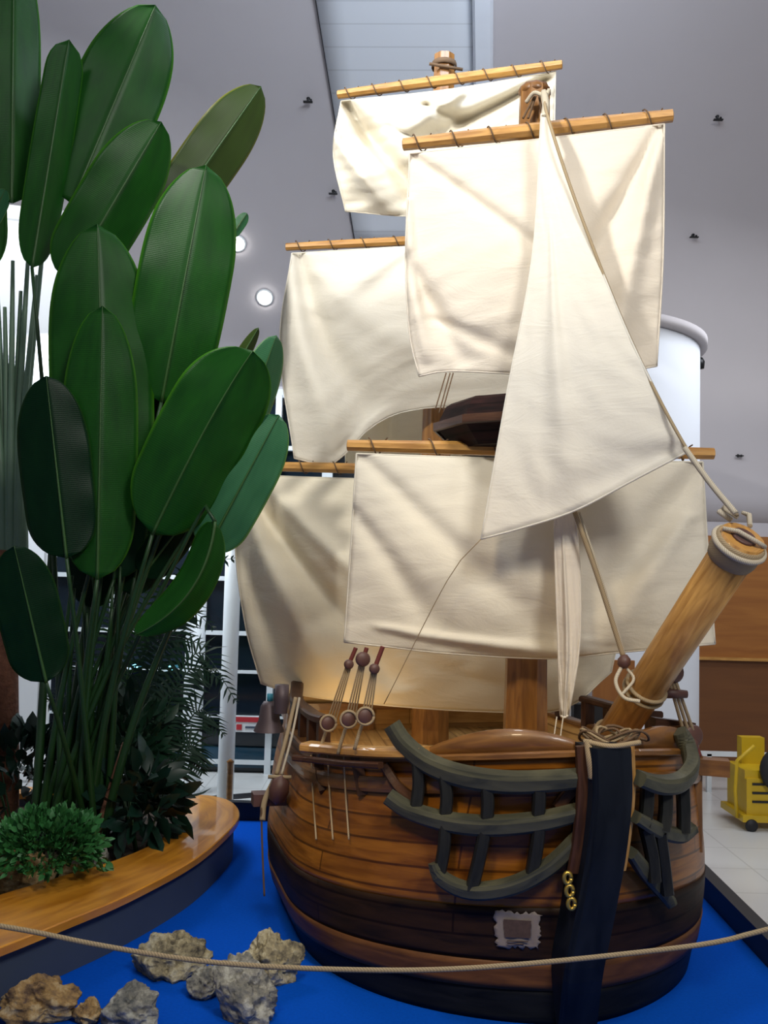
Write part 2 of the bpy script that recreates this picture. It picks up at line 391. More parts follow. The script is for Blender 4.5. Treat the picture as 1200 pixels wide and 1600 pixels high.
def poly_at(pl, t):
    """point at arc fraction t of a px polyline, Catmull-Rom smoothed"""
    L = [0]
    for i in range(1, len(pl)): L.append(L[-1]+math.dist(pl[i], pl[i-1]))
    d = t*L[-1]; i = 0
    while i < len(pl)-2 and L[i+1] < d: i += 1
    u = (d-L[i])/max(1e-9, L[i+1]-L[i])
    p1 = pl[i]; p2 = pl[i+1]; p0 = pl[i-1] if i else [2*a-b for a, b in zip(p1, p2)]
    p3 = pl[i+2] if i+2 < len(pl) else [2*b-a for a, b in zip(p1, p2)]
    return tuple(0.5*((2*b)+(-a+c)*u+(2*a-5*b+4*c-d_)*u*u+(-a+3*b-3*c+d_)*u**3) for a, b, c, d_ in zip(p0, p1, p2, p3))
def spline(pl, n): return [Vector(poly_at(pl, i/(n-1))) for i in range(n)]

# ================================================================== SETTING
FLOOR = -0.15
mb = MB(); mb.prism([(-9, -3), (9, -3), (9, 12.6), (-9, 12.6)], FLOOR-0.1, FLOOR); struct(mb.build('floor', 'tile_floor'))
# vault: back wall that curves over into the ceiling
PROF = [(12.5, FLOOR), (12.5, 1.5), (12.5, 3.0), (12.35, 4.2), (11.9, 5.3), (11.1, 6.3), (9.9, 7.2), (8.2, 8.0), (6.0, 8.6), (3.0, 9.0), (-1.5, 9.2)]
def vault_row(x, off=0.0):
    pts = spline([(a-off, b-off*0.6) for a, b in PROF], 60)
    return [Vector((x, p[0], p[1])) for p in pts]
ps = spline(PROF, 60)
k = min(range(60), key=lambda i: abs(ps[i][1]-3.0) + (10 if ps[i][0] < 12 else 0))
def shell(name, i0, i1, x0, x1, mat):
    rows = []
    for i in range(i0, i1+1): rows.append([Vector((x0+(x1-x0)*j/8, ps[i][0], ps[i][1])) for j in range(9)])
    q = MB(); q.grid(rows, lambda i, j: (x0+(x1-x0)*j/8, i*0.3)); return struct(q.build(name, mat, solid=0.05))
shell('wall_back', 0, k, -9, 9, 'plaster'); shell('ceiling', k, 59, -9, 9, 'plaster')
def hit(px, py, off=0.03):
    d = ray(px, py); best = None
    for i in range(59):
        a = Vector((ps[i][0], ps[i][1])); b = Vector((ps[i+1][0], ps[i+1][1])); e = b-a
        # CAM.y + t d.y = a.x + s e.x ; CAM.z + t d.z = a.y + s e.y
        det = d.y*(-e.y) + e.x*d.z
        if abs(det) < 1e-9: continue
        rx = a.x-CAM.y; ry = a.y-CAM.z
        t = (rx*(-e.y)+e.x*ry)/det; s_ = (d.y*ry-d.z*rx)/det
        if t > 0 and -1e-6 <= s_ <= 1+1e-6:
            p = CAM + d*t; nrm = Vector((0, -e.y, e.x)).normalized()
            if nrm.dot(d) > 0: nrm = -nrm
            if best is None or t < best[0]: best = (t, p + nrm*off, nrm)
    return best[1], best[2]
# pale boarded strip across the vault, between the dark joint and the white beam
rows = []
for i in range(25):
    py = -260 + i*640/24
    row = []
    for j in range(7):
        xl = 505 + (py-60)*0.16; xr = 745
        row.append(hit(xl+(xr-xl)*j/6, py, 0.05)[0])
    rows.append(row)
mb = MB(); mb.grid(rows, lambda i, j: (j*0.3, i*0.22)); struct(mb.build('ceiling_panel', 'panel_pale', solid=0.03))
mb = MB(); mb.tube([r[0] for r in rows], 0.012, 6); struct(mb.build('trim_1', 'black_kerb'))
mb = MB(); mb.sweep([hit(754+(py-0)*0.005, py, 0.10)[0] for py in range(-260, 420, 40)], 0.20, 0.16); struct(mb.build('trim_2', 'plaster_white'))
# wood panelling at the foot of the back wall on the right
mb = MB()
mb.box((6.0, 12.40, 1.95), (8.0, 0.10, 1.55)); struct(mb.build('wall_panelling', 'wall_wood'))
mb = MB(); mb.box((6.0, 12.36, 0.50), (8.0, 0.10, 1.30)); struct(mb.build('wall_dado', 'dado_wood'))
mb = MB(); mb.box((6.0, 12.30, 1.16), (8.0, 0.16, 0.035)); struct(mb.build('trim_3', 'spar_wood'))
mb = MB(); mb.box((5.2, 10.6, 0.26), (3.4, 0.05, 0.05))
for x in (3.6, 4.6, 5.6, 6.6): mb.box((x, 10.6, 0.05), (0.05, 0.05, 0.42))
tag(mb.build('guard_rail', 'white_frame'), 'low white guard rail in front of the wood panelling', 'rail')
# side walls
mb = MB(); mb.box((9.0, 5.0, 4.5), (0.1, 15, 9.3)); struct(mb.build('wall_right', 'plaster'))
mb = MB(); mb.box((-9.0, 5.0, 4.5), (0.1, 15, 9.3)); struct(mb.build('wall_left', 'plaster'))

# white drum with an overhanging rim
DC = Vector((1.72, 9.75)); DR_ = 1.42
mb = MB(); mb.lathe([(DR_, FLOOR), (DR_, 4.40), (DR_-0.1, 4.45), (0.01, 4.45)], (DC.x, DC.y, 0), 72); ob = struct(mb.build('wall_drum', 'plaster_white'))
mb = MB(); mb.lathe([(DR_-0.05, 4.40), (DR_+0.07, 4.42), (DR_+0.07, 4.50), (0.01, 4.50)], (DC.x, DC.y, 0), 72); struct(mb.build('trim_4', 'plaster'))
mb = MB()
for z in [at(1130, q_, 9.75).z for q_ in (1216, 1232, 1248)]: mb.lathe([(DR_+0.004, z), (DR_+0.012, z+0.006), (DR_+0.012, z+0.02), (DR_+0.004, z+0.026)], (DC.x, DC.y, 0), 72)
struct(mb.build('baseboard_drum', 'black_kerb'))
p = at(1132, 512, 9.75)
mb = MB(); mb.lathe([(0.001, 0), (0.055, 0.01), (0.06, 0.08), (0.04, 0.12), (0.001, 0.12)], (DC.x+DR_+0.06, 9.75, 4.30), 12)
tag(mb.build('wall_lamp', 'black_metal'), 'small dark fitting on the top rim of the white drum', 'lamp')

# window wall on the left: white posts and rails, night outside
YW = 11.0
win = bpy.data.objects.new('window_1', None); COL.objects.link(win); win.location = (-3.4, YW, FLOOR); win['_o'] = (-3.4, YW, FLOOR); win['kind'] = 'structure'
mb = MB()
mb.box((-3.2, YW+0.05, 1.95), (7.6, 0.03, 4.2)); mb.build('glass_pane', 'night_glass', win)
mb = MB()
xs = [at(px, 1150, YW).x for px in (-60, 60, 172, 300, 352, 420, 500)]
for x, wd in zip(xs, (0.12, 0.12, 0.10, 0.20, 0.05, 0.07, 0.12)):
    mb.box((x, YW-0.02, 2.0), (wd, 0.10, 4.3))
for py, h in ((905, 0.05), (990, 0.045), (1050, 0.03), (1120, 0.02), (1190, 0.05), (700, 0.05), (615, 0.10), (800, 0.05)):
    z = at(400, py, YW).z; mb.box((-3.2, YW-0.02, z), (7.6, 0.08, h))
mb.build('window_frame', 'white_frame', win)
mb = MB(); mb.box((-3.2, YW-0.01, 0.02), (7.6, 0.05, 0.22)); mb.build('window_sill', 'blue_glass', win)
mb = MB(); mb.box((-3.2, 11.75, 4.2), (7.6, 1.5, 0.12)); struct(mb.build('ceiling_soffit', 'plaster'))
# free-standing round posts
for (pa, ya) in ((356, 8.9), (305, 9.9)):
    p = at(pa, 1120, ya)
    mb = MB(); mb.lathe([(0.075, FLOOR), (0.075, 3.1), (0.001, 3.1)], (p.x, p.y, 0), 20)
    tag(mb.build('round_post', 'white_frame'), 'slim white round post nearest the ship' if pa == 356 else 'white round post just left of the post nearest the ship, partly behind palm fronds', 'post')
# bright panelled wall far left
mb = MB(); a = at(82, 600, 9.2)
mb.box((a.x-1.6, 9.3, 2.8), (3.2, 0.12, 5.9), X=(1, 0.25, 0), Y=(-0.25, 1, 0)); struct(mb.build('wall_panel', 'panel_white'))
# red and white sign on the glass, rows as the photo shows
p = at(392, 1132, YW-0.12)
sg = thing('window_sign', (p.x, p.y, p.z-0.08), 'small white notice with a red band on the dark window, left of the ship', 'sign')
mb = MB(); mb.box(p, (0.40, 0.015, 0.17)); mb.build('sign_board', 'sign_white', sg)
mb = MB(); mb.box(p+Vector((0, -0.012, 0.055)), (0.40, 0.01, 0.055)); mb.build('red_band', 'sign_red', sg)
mb = MB(); mb.box(p+Vector((-0.13, -0.012, -0.03)), (0.06, 0.01, 0.06)); mb.build('red_mark', 'sign_red', sg)
mb = MB(); mb.box(p+Vector((0.05, -0.012, -0.03)), (0.22, 0.008, 0.022)); mb.build('text_line', 'planter_blue', sg)
# tiny blue lamps in the entrance
for i, (px, py) in enumerate(((268, 1043), (211, 1042))):
    p = at(px, py, YW-0.085); mb = MB(); mb.lathe([(0.001, -0.03), (0.028, -0.02), (0.034, 0), (0.028, 0.02), (0.001, 0.03)], p, 12)
    tag(mb.build('signal_lamp', 'blue_glow'), ('bright blue signal lamp by the white post behind the palm' if i == 0 else 'smaller blue signal lamp, left of the other, behind the stalks'), 'lamp')
# ceiling spotlights
for i, (px, py) in enumerate(((371, 379), (414, 464))):
    p, nn = hit(px, py, 0.02)
    t = thing('ceiling_spotlight', p, 'upper lit ceiling spotlight beside the leaf tips' if i == 0 else 'lower lit ceiling spotlight left of the sails', 'light', 'lit ceiling spotlights')
    mb = MB(); mb.lathe([(0.001, 0.0), (0.07, 0.0), (0.084, 0.02), (0.07, 0.05), (0.001, 0.06)], p, 20, nn); mb.build('lamp_lens', 'lamp_glow', t)
    mb = MB(); mb.lathe([(0.086, 0.0), (0.11, 0.0), (0.11, 0.015), (0.088, 0.02)], p, 20, nn); mb.build('lamp_rim', 'white_frame', t)
for i, (px, py, lb) in enumerate(((482, 152, 'dark ceiling sprinkler left of the topmost rear sail'), (521, 297, 'dark ceiling sprinkler by the lower left corner of the topmost rear sail'),
      (1120, 180, 'dark ceiling sprinkler at the upper right, beyond the front top yard'), (1082, 366, 'dark ceiling sprinkler right of the front top sail'), (1152, 712, 'dark ceiling sprinkler low on the right above the wood panelling'))):
    p, nn = hit(px, py, 0.0)
    t = thing('ceiling_sprinkler', p, lb, 'sprinkler', 'ceiling sprinklers')
    mb = MB(); mb.lathe([(0.03, 0), (0.03, 0.02), (0.012, 0.03), (0.012, 0.08), (0.001, 0.08)], p, 12, nn); mb.build('stem', 'black_metal', t)
    mb = MB(); mb.box(p+nn*0.085, (0.10, 0.035, 0.012)); mb.box(p+nn*0.06+Vector((0.03, 0, 0)), (0.02, 0.02, 0.03)); mb.build('deflector', 'black_metal', t)

# display platform with blue carpet and black kerb
PL = [(-6.0, 0.5), (-6.0, 8.35), (0.1, 8.35), (2.28, 7.55), (2.22, 5.4), (2.5, 0.5)][::-1]
mb = MB(); mb.prism(PL[::-1][::-1], FLOOR, 0.0); struct(mb.build('floor_platform', 'carpet'))
mb = MB()
for a, b in (((-6.0, 8.35), (0.12, 8.35)), ((0.1, 8.35), (2.31, 7.55)), ((2.28, 7.58), (2.22, 5.4)), ((2.22, 5.42), (2.5, 0.5))):
    mb.bar((a[0], a[1], 0.0), (b[0], b[1], 0.0), 0.09, 0.30)
struct(mb.build('baseboard_platform', 'black_kerb'))

# ================================================================== PLANTER
ZT = 0.30
outer = [(-160, 1540), (0, 1480), (100, 1440), (200, 1398), (300, 1345), (352, 1303), (374, 1275), (364, 1254), (330, 1243), (270, 1241)]
inner = [(-160, 1445), (0, 1398), (100, 1368), (180, 1344), (240, 1318), (282, 1288), (291, 1266), (284, 1254), (268, 1248), (230, 1246)]
O = spline([tuple(atz(a, b, ZT)) for a, b in outer], 60); I = spline([tuple(atz(a, b, ZT)) for a, b in inner], 60)
O.append(Vector((-4.2, O[-1].y+0.3, ZT))); I.append(Vector((-4.2, I[-1].y+0.05, ZT)))
pl = thing('planter', (O[20].x-0.5, O[20].y, 0), 'curved raised planter with a varnished wooden bench top and dark blue side', 'planter')
def ring(P, z): return [Vector((p.x, p.y, z)) for p in P]
L = [0]
for i in range(1, len(O)): L.append(L[-1]+(O[i]-O[i-1]).length)
mb = MB(); T = 0.045
prof = [ring(O, ZT-T), ring(O, ZT-0.006), [o.lerp(i, 0.015) for o, i in zip(ring(O, ZT), ring(I, ZT))], ring(I, ZT), ring(I, ZT-T), ring(O, ZT-T)]
rows = [[prof[k][j] for k in range(6)] for j in range(len(O))]
vv = [0, 0.04, 0.05, 0.5, 0.55, 1.0]
mb.grid(rows, lambda i, j: (L[i], vv[j]), False); mb.build('bench_top', 'bench_wood', pl)
mb = MB(); rows = []
for j in range(len(O)):
    a = O[j].lerp(I[j], 0.10); b = O[j].lerp(I[j], 0.92)
    rows.append([Vector((a.x, a.y, 0)), Vector((a.x, a.y, ZT-T)), Vector((b.x, b.y, ZT-T)), Vector((b.x, b.y, 0))])
mb.grid(rows, lambda i, j: (L[i], j*.1), False); mb.build('planter_wall', 'planter_blue', pl)
SOILZ = 0.20
pts = [(p.x, p.y) for p in I] + [(-4.2, I[0].y)]
mb = MB(); c = Vector((-2.8, 6.6, SOILZ+0.02)); ci = mb.vert(c); ids = [mb.vert((x, y, SOILZ)) for x, y in pts]
for i in range(len(ids)): mb.face([ci, ids[i], ids[(i+1) % len(ids)]], [(0, 0), (1, 0), (1, 1)])
tag(mb.build('soil', 'soil'), 'dark soil filling the raised planter', 'soil', kind='stuff')

# ================================================================== PLANTS
def leaf(parent, tip, base, hw, Dt, Db, mat='leaf_mid', bend=0.0, fold=0.25, side=0.0, yaw=0.0, mid=None, wavy=0.02, rib='rib', point=0.58):
    """paddle-shaped blade: midrib from base to tip, half-width hw (px), folded along the midrib"""
    A = at(base[0], base[1], Db); B = at(tip[0], tip[1], Dt)
    if mid is None: M = (A+B)/2
    else: M = at(mid[0], mid[1], (Db+Dt)/2)
    ax = (B-A); Ln = ax.length; view = ((A+B)/2-CAM).normalized()
    Wd = 1.12*hw*((Db+Dt)/2)/FPX
    lat = ax.cross(view).normalized(); nrm = lat.cross(ax.normalized()).normalized()   # nrm ~ towards/away from camera
    if nrm.dot(view) > 0: nrm = -nrm
    lat2 = (lat*math.cos(yaw)+nrm*math.sin(yaw)).normalized()
    N, Mx = 34, 8; rows = []
    ph = random.random()*6
    mids = []
    for i in range(N+1):
        t = i/N
        q = A*(1-t)**2 + (M*2-(A+B)/2)*2*t*(1-t) + B*t*t
        q = q + nrm*bend*math.sin(PI*t)*Ln
        mids.append(q)
        wv = (max(0.001, 1-((0.22-t)/0.22)**2.2)**0.55 if t < 0.22 else 1.0) * ((1-((t-point)/(1-point))**2.6)**0.55 if t > point else 1.0)
        wv *= 0.90+0.10*math.sin(PI*t)
        row = []
        for j in range(-Mx, Mx+1):
            s = j/Mx
            r = Wd*wv*s
            dz = -abs(s)*Wd*wv*fold + (1 if s > 0 else -1)*side*abs(s)*Wd*wv
            dz += wavy*abs(s)**2*math.sin(t*23+ph+(2 if s > 0 else 0))*Wd*1.2
            row.append(q + lat2*r*math.cos(fold*0.8) + nrm*dz)
        rows.append(row)
    mb = MB(); mb.grid(rows, lambda i, j: (i/N*Ln, (j-Mx)/Mx)); lf = mb.build('leaf', mat, parent, solid=0.003)
    mb = MB(); mb.tube([p+nrm*0.004 for p in mids], [0.011*(1-0.8*i/N) for i in range(N+1)], 6); mb.build('midrib', rib, lf)
    return A, mids
def stalk(parent, top, foot, r0=0.022, r1=0.014, mat='stalk', bow=0.0, name='stalk'):
    a = Vector(foot); b = Vector(top); P = []
    for i in range(13):
        t = i/12; q = a.lerp(b, t) + Vector((bow, 0, 0))*math.sin(PI*t); P.append(q)
    mb = MB(); mb.tube(P, [r0+(r1-r0)*i/12 for i in range(13)], 8); return mb.build(name, mat, parent)

foot = at(112, 1292, 6.6); foot.z = SOILZ
bird = thing('giant_paddle_leaf_plant', foot, 'tall plant with broad paddle-shaped dark green leaves in front of the sails', 'plant')
specs = [ # tip, base, hw, Dt, Db, mat, kw
 ((243, 8), (112, 318), 66, 6.7, 6.7, 'leaf_mid', dict(fold=.3, yaw=-.15)),
 ((108, 62), (50, 418), 32, 6.5, 6.6, 'leaf_mid', dict(fold=.55, yaw=.2, point=.86)),
 ((252, 190), (105, 440), 54, 6.45, 6.5, 'leaf_mid', dict(fold=.35)),
 ((408, 135), (255, 352), 44, 6.9, 6.8, 'leaf_bronze', dict(fold=.3, yaw=.2)),
 ((322, 258), (252, 628), 67, 6.3, 6.4, 'leaf_mid', dict(fold=.25, bend=.03)),
 ((152, 350), (166, 800), 74, 6.2, 6.2, 'leaf_mid', dict(fold=.3)),
 ((160, 478), (152, 905), 54, 6.05, 6.1, 'leaf_mid', dict(fold=.3)),
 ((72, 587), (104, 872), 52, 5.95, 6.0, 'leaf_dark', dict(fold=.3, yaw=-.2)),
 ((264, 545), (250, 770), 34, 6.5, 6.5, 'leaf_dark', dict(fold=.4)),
 ((395, 548), (238, 835), 68, 5.95, 6.1, 'leaf_mid', dict(fold=.25, yaw=.1, mid=(322, 668))),
 ((432, 524), (352, 745), 36, 6.2, 6.3, 'leaf_pale', dict(fold=.5, yaw=.5)),
 ((404, 512), (330, 640), 14, 6.25, 6.3, 'leaf_bronze', dict(fold=.9)),
 ((436, 648), (322, 862), 44, 6.15, 6.2, 'leaf_pale', dict(fold=.25, yaw=-.2)),
 ((212, 992), (336, 815), 34, 5.9, 6.0, 'leaf_mid', dict(fold=.7, mid=(298, 922), yaw=.3)),
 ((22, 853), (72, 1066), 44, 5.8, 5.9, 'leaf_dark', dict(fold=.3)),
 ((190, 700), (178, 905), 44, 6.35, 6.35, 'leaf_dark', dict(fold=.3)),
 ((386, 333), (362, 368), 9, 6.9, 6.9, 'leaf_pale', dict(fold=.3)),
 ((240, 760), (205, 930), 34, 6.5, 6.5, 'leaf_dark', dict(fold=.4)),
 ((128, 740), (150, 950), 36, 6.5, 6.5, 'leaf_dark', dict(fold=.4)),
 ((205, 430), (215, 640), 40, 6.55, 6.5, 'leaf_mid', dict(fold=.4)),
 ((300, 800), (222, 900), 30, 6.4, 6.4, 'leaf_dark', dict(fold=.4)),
]
for i, (tp, bs, hw, dt, db, mt, kw) in enumerate(specs):
    A, mids = leaf(bird, tp, bs, hw, dt, db, mt, **kw)
    f = foot + Vector((-0.22+0.44*((i*7) % 17)/16, random.uniform(-.12, .12), 0))
    if i == 13:   # drooping leaf hangs from an arched stalk
        mb = MB(); top = at(322, 800, 6.05)
        q = [f, f.lerp(top, .35)+Vector((-.12, 0, 0)), f.lerp(top, .8)+Vector((-.05, 0, 0.05)), top+Vector((0, 0, .04)), A]
        mb.tube(spline([tuple(x) for x in q], 20), [0.02-0.008*j/19 for j in range(20)], 8); mb.build('stalk', 'stalk', bird)
    else:
        stalk(bird, A, f, 0.026 if i % 3 else 0.034, 0.012, bow=(f.x-A.x)*0.12)
for i in range(9):   # extra stalks and sheaths
    f = foot+Vector((random.uniform(-.25, .25), random.uniform(-.15, .2), 0)); tx = random.uniform(95, 235)
    stalk(bird, at(tx, random.uniform(880, 960), 6.35), f, 0.03, 0.010, bow=random.uniform(-.03, .03))
mb = MB(); q = foot+Vector((0.20, -0.12, 0)); mb.tube([q, q+Vector((.05, 0, .3)), q+Vector((.16, 0, .75))], [.035, .028, .012], 8); mb.build('dry_sheath', 'bark', bird)

# traveller palm at the left edge: fan of pale stalks over a brown trunk
tf = at(-8, 1290, 7.1); tf.z = SOILZ
fan = thing('fan_stalk_palm', tf, 'fan of long pale stalks over a brown fibrous trunk at the left edge', 'plant')
mb = MB(); P = [tf, tf+Vector((0, 0, .5)), at(2, 1010, 7.1), at(8, 860, 7.1)]
mb.tube(spline([tuple(x) for x in P], 16), [.17, .16, .155, .15, .145, .14, .135, .13, .125, .12, .12, .12, .13, .14, .15, .16], 14); mb.build('trunk', 'bark', fan)
hub = at(14, 870, 7.0)
for i in range(13):
    s = i/12; tp = (-70+150*s, 500-150*abs(s-.45)+60*(i % 2))
    T_ = at(tp[0]-10, tp[1]-60, 7.0-(i % 3)*.05)
    a = hub+Vector((-.13+.24*s, 0, 0)); mb = MB()
    mb.tube(spline([tuple(a-Vector((0, 0, .15))), tuple(a.lerp(T_, .35)+Vector((-.10*(s-.5), 0, .05))), tuple(T_)], 14), [.042-.028*j/13 for j in range(14)], 8); mb.build('stalk', 'stalk_pale', fan)
for tp, bs, hw, mt, kw in [((22, -90), (18, 318), 40, 'leaf_mid', dict(fold=.35)), ((-60, 60), (-35, 430), 48, 'leaf_mid', dict(fold=.3)), ((8, 296), (-18, 352), 14, 'leaf_pale', dict(fold=.3))]:
    leaf(fan, tp, bs, hw, 6.75, 6.8, mt, **kw)

# feathery palms
def frond(parent, pts, D, wd, mat='palm_leaf', n=34, droop=0.5):
    P = spline([tuple(at(a, b, D+(k*0.04))) for k, (a, b) in enumerate(pts)], n)
    mb = MB(); mb.tube(P, [0.009-0.007*i/(n-1) for i in range(n)], 6)
    Ltot = sum((P[i+1]-P[i]).length for i in range(n-1))
    for i in range(3, n):
        t = i/(n-1); T_ = (P[min(n-1, i+1)]-P[i-1]).normalized(); S = T_.cross(Vector((0, 1, 0)) if abs(T_.y) < .9 else Vector((0, 0, 1))).normalized()
        ln = wd*(math.sin(PI*min(1, .12+t*.88))**0.7)*random.uniform(.85, 1.1)
        for sg in (-1, 1):
            d = (S*sg*0.85 + T_*0.55 + Vector((0, random.uniform(-.25, .25), -droop*0.4))).normalized()
            a = P[i]; m_ = a+d*ln*.5; e = a+d*ln+Vector((0, 0, -droop*ln*.35)); wv = T_*0.011
            ids = [mb.vert(a-wv*.5), mb.vert(a+wv*.5), mb.vert(m_+wv), mb.vert(m_-wv), mb.vert(e)]
            mb.face([ids[0], ids[1], ids[2], ids[3]]); mb.face([ids[3], ids[2], ids[4]])
    return mb.build('frond', mat, parent)
pf = at(215, 1262, 7.2); pf.z = SOILZ
palm = thing('feather_palm', pf, 'dark feathery palm with arching fronds between the big stalks and the windows', 'plant')
for k, pts in enumerate([[(215, 1262), (255, 1120), (300, 1045), (352, 1065)], [(215, 1262), (240, 1080), (300, 900), (372, 870)], [(215, 1262), (262, 1190), (310, 1110), (352, 1150)],
            [(215, 1262), (230, 1100), (285, 960), (340, 985)], [(215, 1262), (200, 1150), (230, 1075), (290, 1080)], [(215, 1262), (260, 1210), (300, 1165), (318, 1210)],
            [(215, 1262), (190, 1100), (250, 1000), (330, 1010)], [(215, 1262), (240, 1190), (265, 1140), (300, 1150)],
            [(215, 1262), (225, 1190), (235, 1130), (270, 1110)], [(215, 1262), (250, 1120), (310, 1020), (372, 1100)]]):
    frond(palm, pts, 7.05+0.08*(k % 4), 0.26, n=40)
mb = MB(); mb.tube([pf, pf+Vector((0.02, 0, .5))], [.04, .03], 8); mb.build('trunk', 'bark', palm)
pf2 = at(165, 1262, 7.5); pf2.z = SOILZ
palm2 = thing('bright_feather_palm', pf2, 'brighter green feathery palm seen behind the big leaf stalks', 'plant')
for k, pts in enumerate([[(165, 1262), (200, 1050), (235, 900), (262, 860)], [(165, 1262), (180, 1060), (180, 930), (215, 880)], [(165, 1262), (190, 1100), (220, 980), (262, 960)],
                         [(165, 1262), (140, 1100), (120, 1010), (70, 990)], [(165, 1262), (160, 1150), (120, 1090), (60, 1100)]]):
    frond(palm2, pts, 7.4+0.05*(k % 3), 0.24, 'palm_leaf_light' if k < 3 else 'palm_leaf', n=40)

def bush(name, label, cx, cy, D, rx, ry, rz, n, size, mat, aspect=0.5, up=0.3, zlim=None, cat='plant'):
    c = at(cx, cy, D); base = Vector((c.x, c.y, SOILZ)); t = thing(name, base, label, cat)
    mb = MB()
    for i in range(n):
        a = random.uniform(0, 2*PI); ph = math.acos(random.uniform(-0.6, 1)); r = random.uniform(.45, 1)**.5 * (0.85+0.55*noise.noise(Vector((math.cos(a)*2.2, math.sin(a)*2.2, ph*2+cx))))
        d = Vector((math.sin(ph)*math.cos(a), math.sin(ph)*math.sin(a), math.cos(ph)))
        p = c+Vector((d.x*rx*r, d.y*ry*r, d.z*rz*r))
        if p.z < SOILZ+0.02: continue
        g = (d+Vector((random.uniform(-.5, .5), random.uniform(-.5, .5), random.uniform(-.5, .5)+up))).normalized()
        s = g.cross(Vector((random.uniform(-1, 1), random.uniform(-1, 1), random.uniform(-1, 1)))).normalized(); nn = g.cross(s)
        L_ = size*random.uniform(.6, 1.2); W_ = L_*aspect*.5
        q = [p, p+g*L_*.35+s*W_+nn*L_*.05, p+g*L_*.35-s*W_+nn*L_*.05, p+g*L_*.7+s*W_*.8, p+g*L_*.7-s*W_*.8, p+g*L_-nn*L_*.12, p+g*L_*.35, p+g*L_*.7-nn*L_*.03]
        k = [mb.vert(x) for x in q]
        mb.face([k[0], k[1], k[6]]); mb.face([k[0], k[6], k[2]]); mb.face([k[1], k[3], k[7], k[6]]); mb.face([k[6], k[7], k[4], k[2]]); mb.face([k[3], k[5], k[7]]); mb.face([k[7], k[5], k[4]])
    mb.build('foliage', mat, t)
    mb = MB()
    for i in range(7):
        a = random.uniform(0, 2*PI); mb.tube([base+Vector((.03*math.cos(a), .03*math.sin(a), 0)), c+Vector((math.cos(a)*rx*.5, math.sin(a)*ry*.5, rz*.3))], [.008, .004], 5)
    mb.build('stems', 'stalk', t)
    return t
bush('low_fern', 'low bright green ferny shrub at the near edge of the planter', 72, 1318, 5.75, .38, .28, .20, 2600, .055, 'shrub_leaf', .55)
bush('broadleaf_shrub', 'dark broad-leaved shrub drooping over the bench top', 222, 1262, 6.6, .27, .24, .30, 170, .22, 'broad_leaf', .42, up=-.2)
bush('shadowy_shrub', 'dark leafy shrub behind the foot of the big stalks', 30, 1215, 6.9, .45, .25, .38, 300, .16, 'broad_leaf', .5)
bush('dark_undergrowth', 'dense dark undergrowth between the stalks and the feathery palm', 200, 1190, 7.0, .30, .2, .45, 320, .16, 'palm_leaf', .35)

# ================================================================== ROCKS
def rock(pos, size, seed, mat, label, group, squash=1.0, holes=1.0, name='coral_rock', base=0.0, rough=0.30):
    mb = MB(); N1, N2 = 56, 84; sx, sy, sz = size; rows = []
    off = Vector((seed*3.1, seed*1.7, seed*5.3))
    for i in range(N1+1):
        th = PI*i/N1; row = []
        for j in range(N2):
            a = 2*PI*j/N2; d = Vector((math.sin(th)*math.cos(a), math.sin(th)*math.sin(a), math.cos(th)))
            r = 1 + rough*1.5*noise.noise(d*1.3+off) + rough*0.8*noise.noise(d*3.1+off*2) + rough*0.35*noise.noise(d*8+off)+rough*0.16*noise.noise(d*19+off)
            v = noise.voronoi(d*2.6+off)[0][0]
            r -= holes*0.22*max(0, 0.32-v)/0.32
            v2 = noise.voronoi(d*6.5+off*1.3)[0][0]
            r -= holes*0.07*max(0, 0.3-v2)/0.3
            # faceted clipping
            for k in range(5):
                nn = Vector((math.sin(seed*7+k*2.1), math.cos(seed*5+k*1.7), math.sin(seed+k*2.9))).normalized()
                pr = d.dot(nn)
                if pr > 0.3: r = min(r, (0.86+0.05*noise.noise(d*5+off))/pr)
            row.append(Vector((d.x*r*sx, d.y*r*sy, max(-0.55*sz, d.z*r*sz))))
        rows.append(row)
    rows = [[p+Vector((pos[0], pos[1], base+0.55*sz)) for p in r] for r in rows]
    mb.grid(rows, lambda i, j: (i*.1, j*.1), True, True)
    return tag(mb.build(name, mat), label, 'rock', group)
def groundpos(px, py, z=0.0): return atz(px, py, z)
g = 'rocks on the blue carpet'
p = groundpos(262, 1525); rock((p.x, p.y+.04), (.185, .13, .135), 3, 'coral_rock', 'large pitted tan rock crossed by the barrier rope, nearest the planter', g)
p = groundpos(319, 1556); rock((p.x, p.y+.02), (.085, .08, .085), 8, 'grey_rock', 'small dark rock touching the right side of the large pitted one', g)
p = groundpos(418, 1545); rock((p.x-.01, p.y+.10), (.150, .12, .150), 12, 'coral_rock', 'tall pale holed rock at the back, under the barrier rope', g, holes=1.5)
p = groundpos(384, 1592); rock((p.x, p.y+.03), (.150, .12, .155), 16, 'grey_rock', 'craggy brown-grey rock in front of the tall holed one', g)
p = groundpos(56, 1594); rock((p.x, p.y+.03), (.165, .12, .120), 21, 'amber_rock', 'broad amber-topped rock at the lower left corner', g, holes=.4)
p = groundpos(204, 1606); rock((p.x, p.y+.01), (.140, .10, .105), 26, 'grey_rock', 'pale grey angular rock with a pointed top at the bottom edge', g, holes=.5)
p = groundpos(134, 1600); rock((p.x, p.y+.03), (.055, .06, .055), 31, 'amber_rock', 'small brown rock between the amber one and the pale angular one', g, holes=.5)
p = groundpos(8, 1398, SOILZ); rock((p.x-.02, p.y+.12), (.20, .16, .20), 35, 'amber_rock', 'rounded tan boulder at the planter edge by the left of the picture', 'rocks in the planter', name='planter_rock', base=SOILZ-.02, holes=.4)
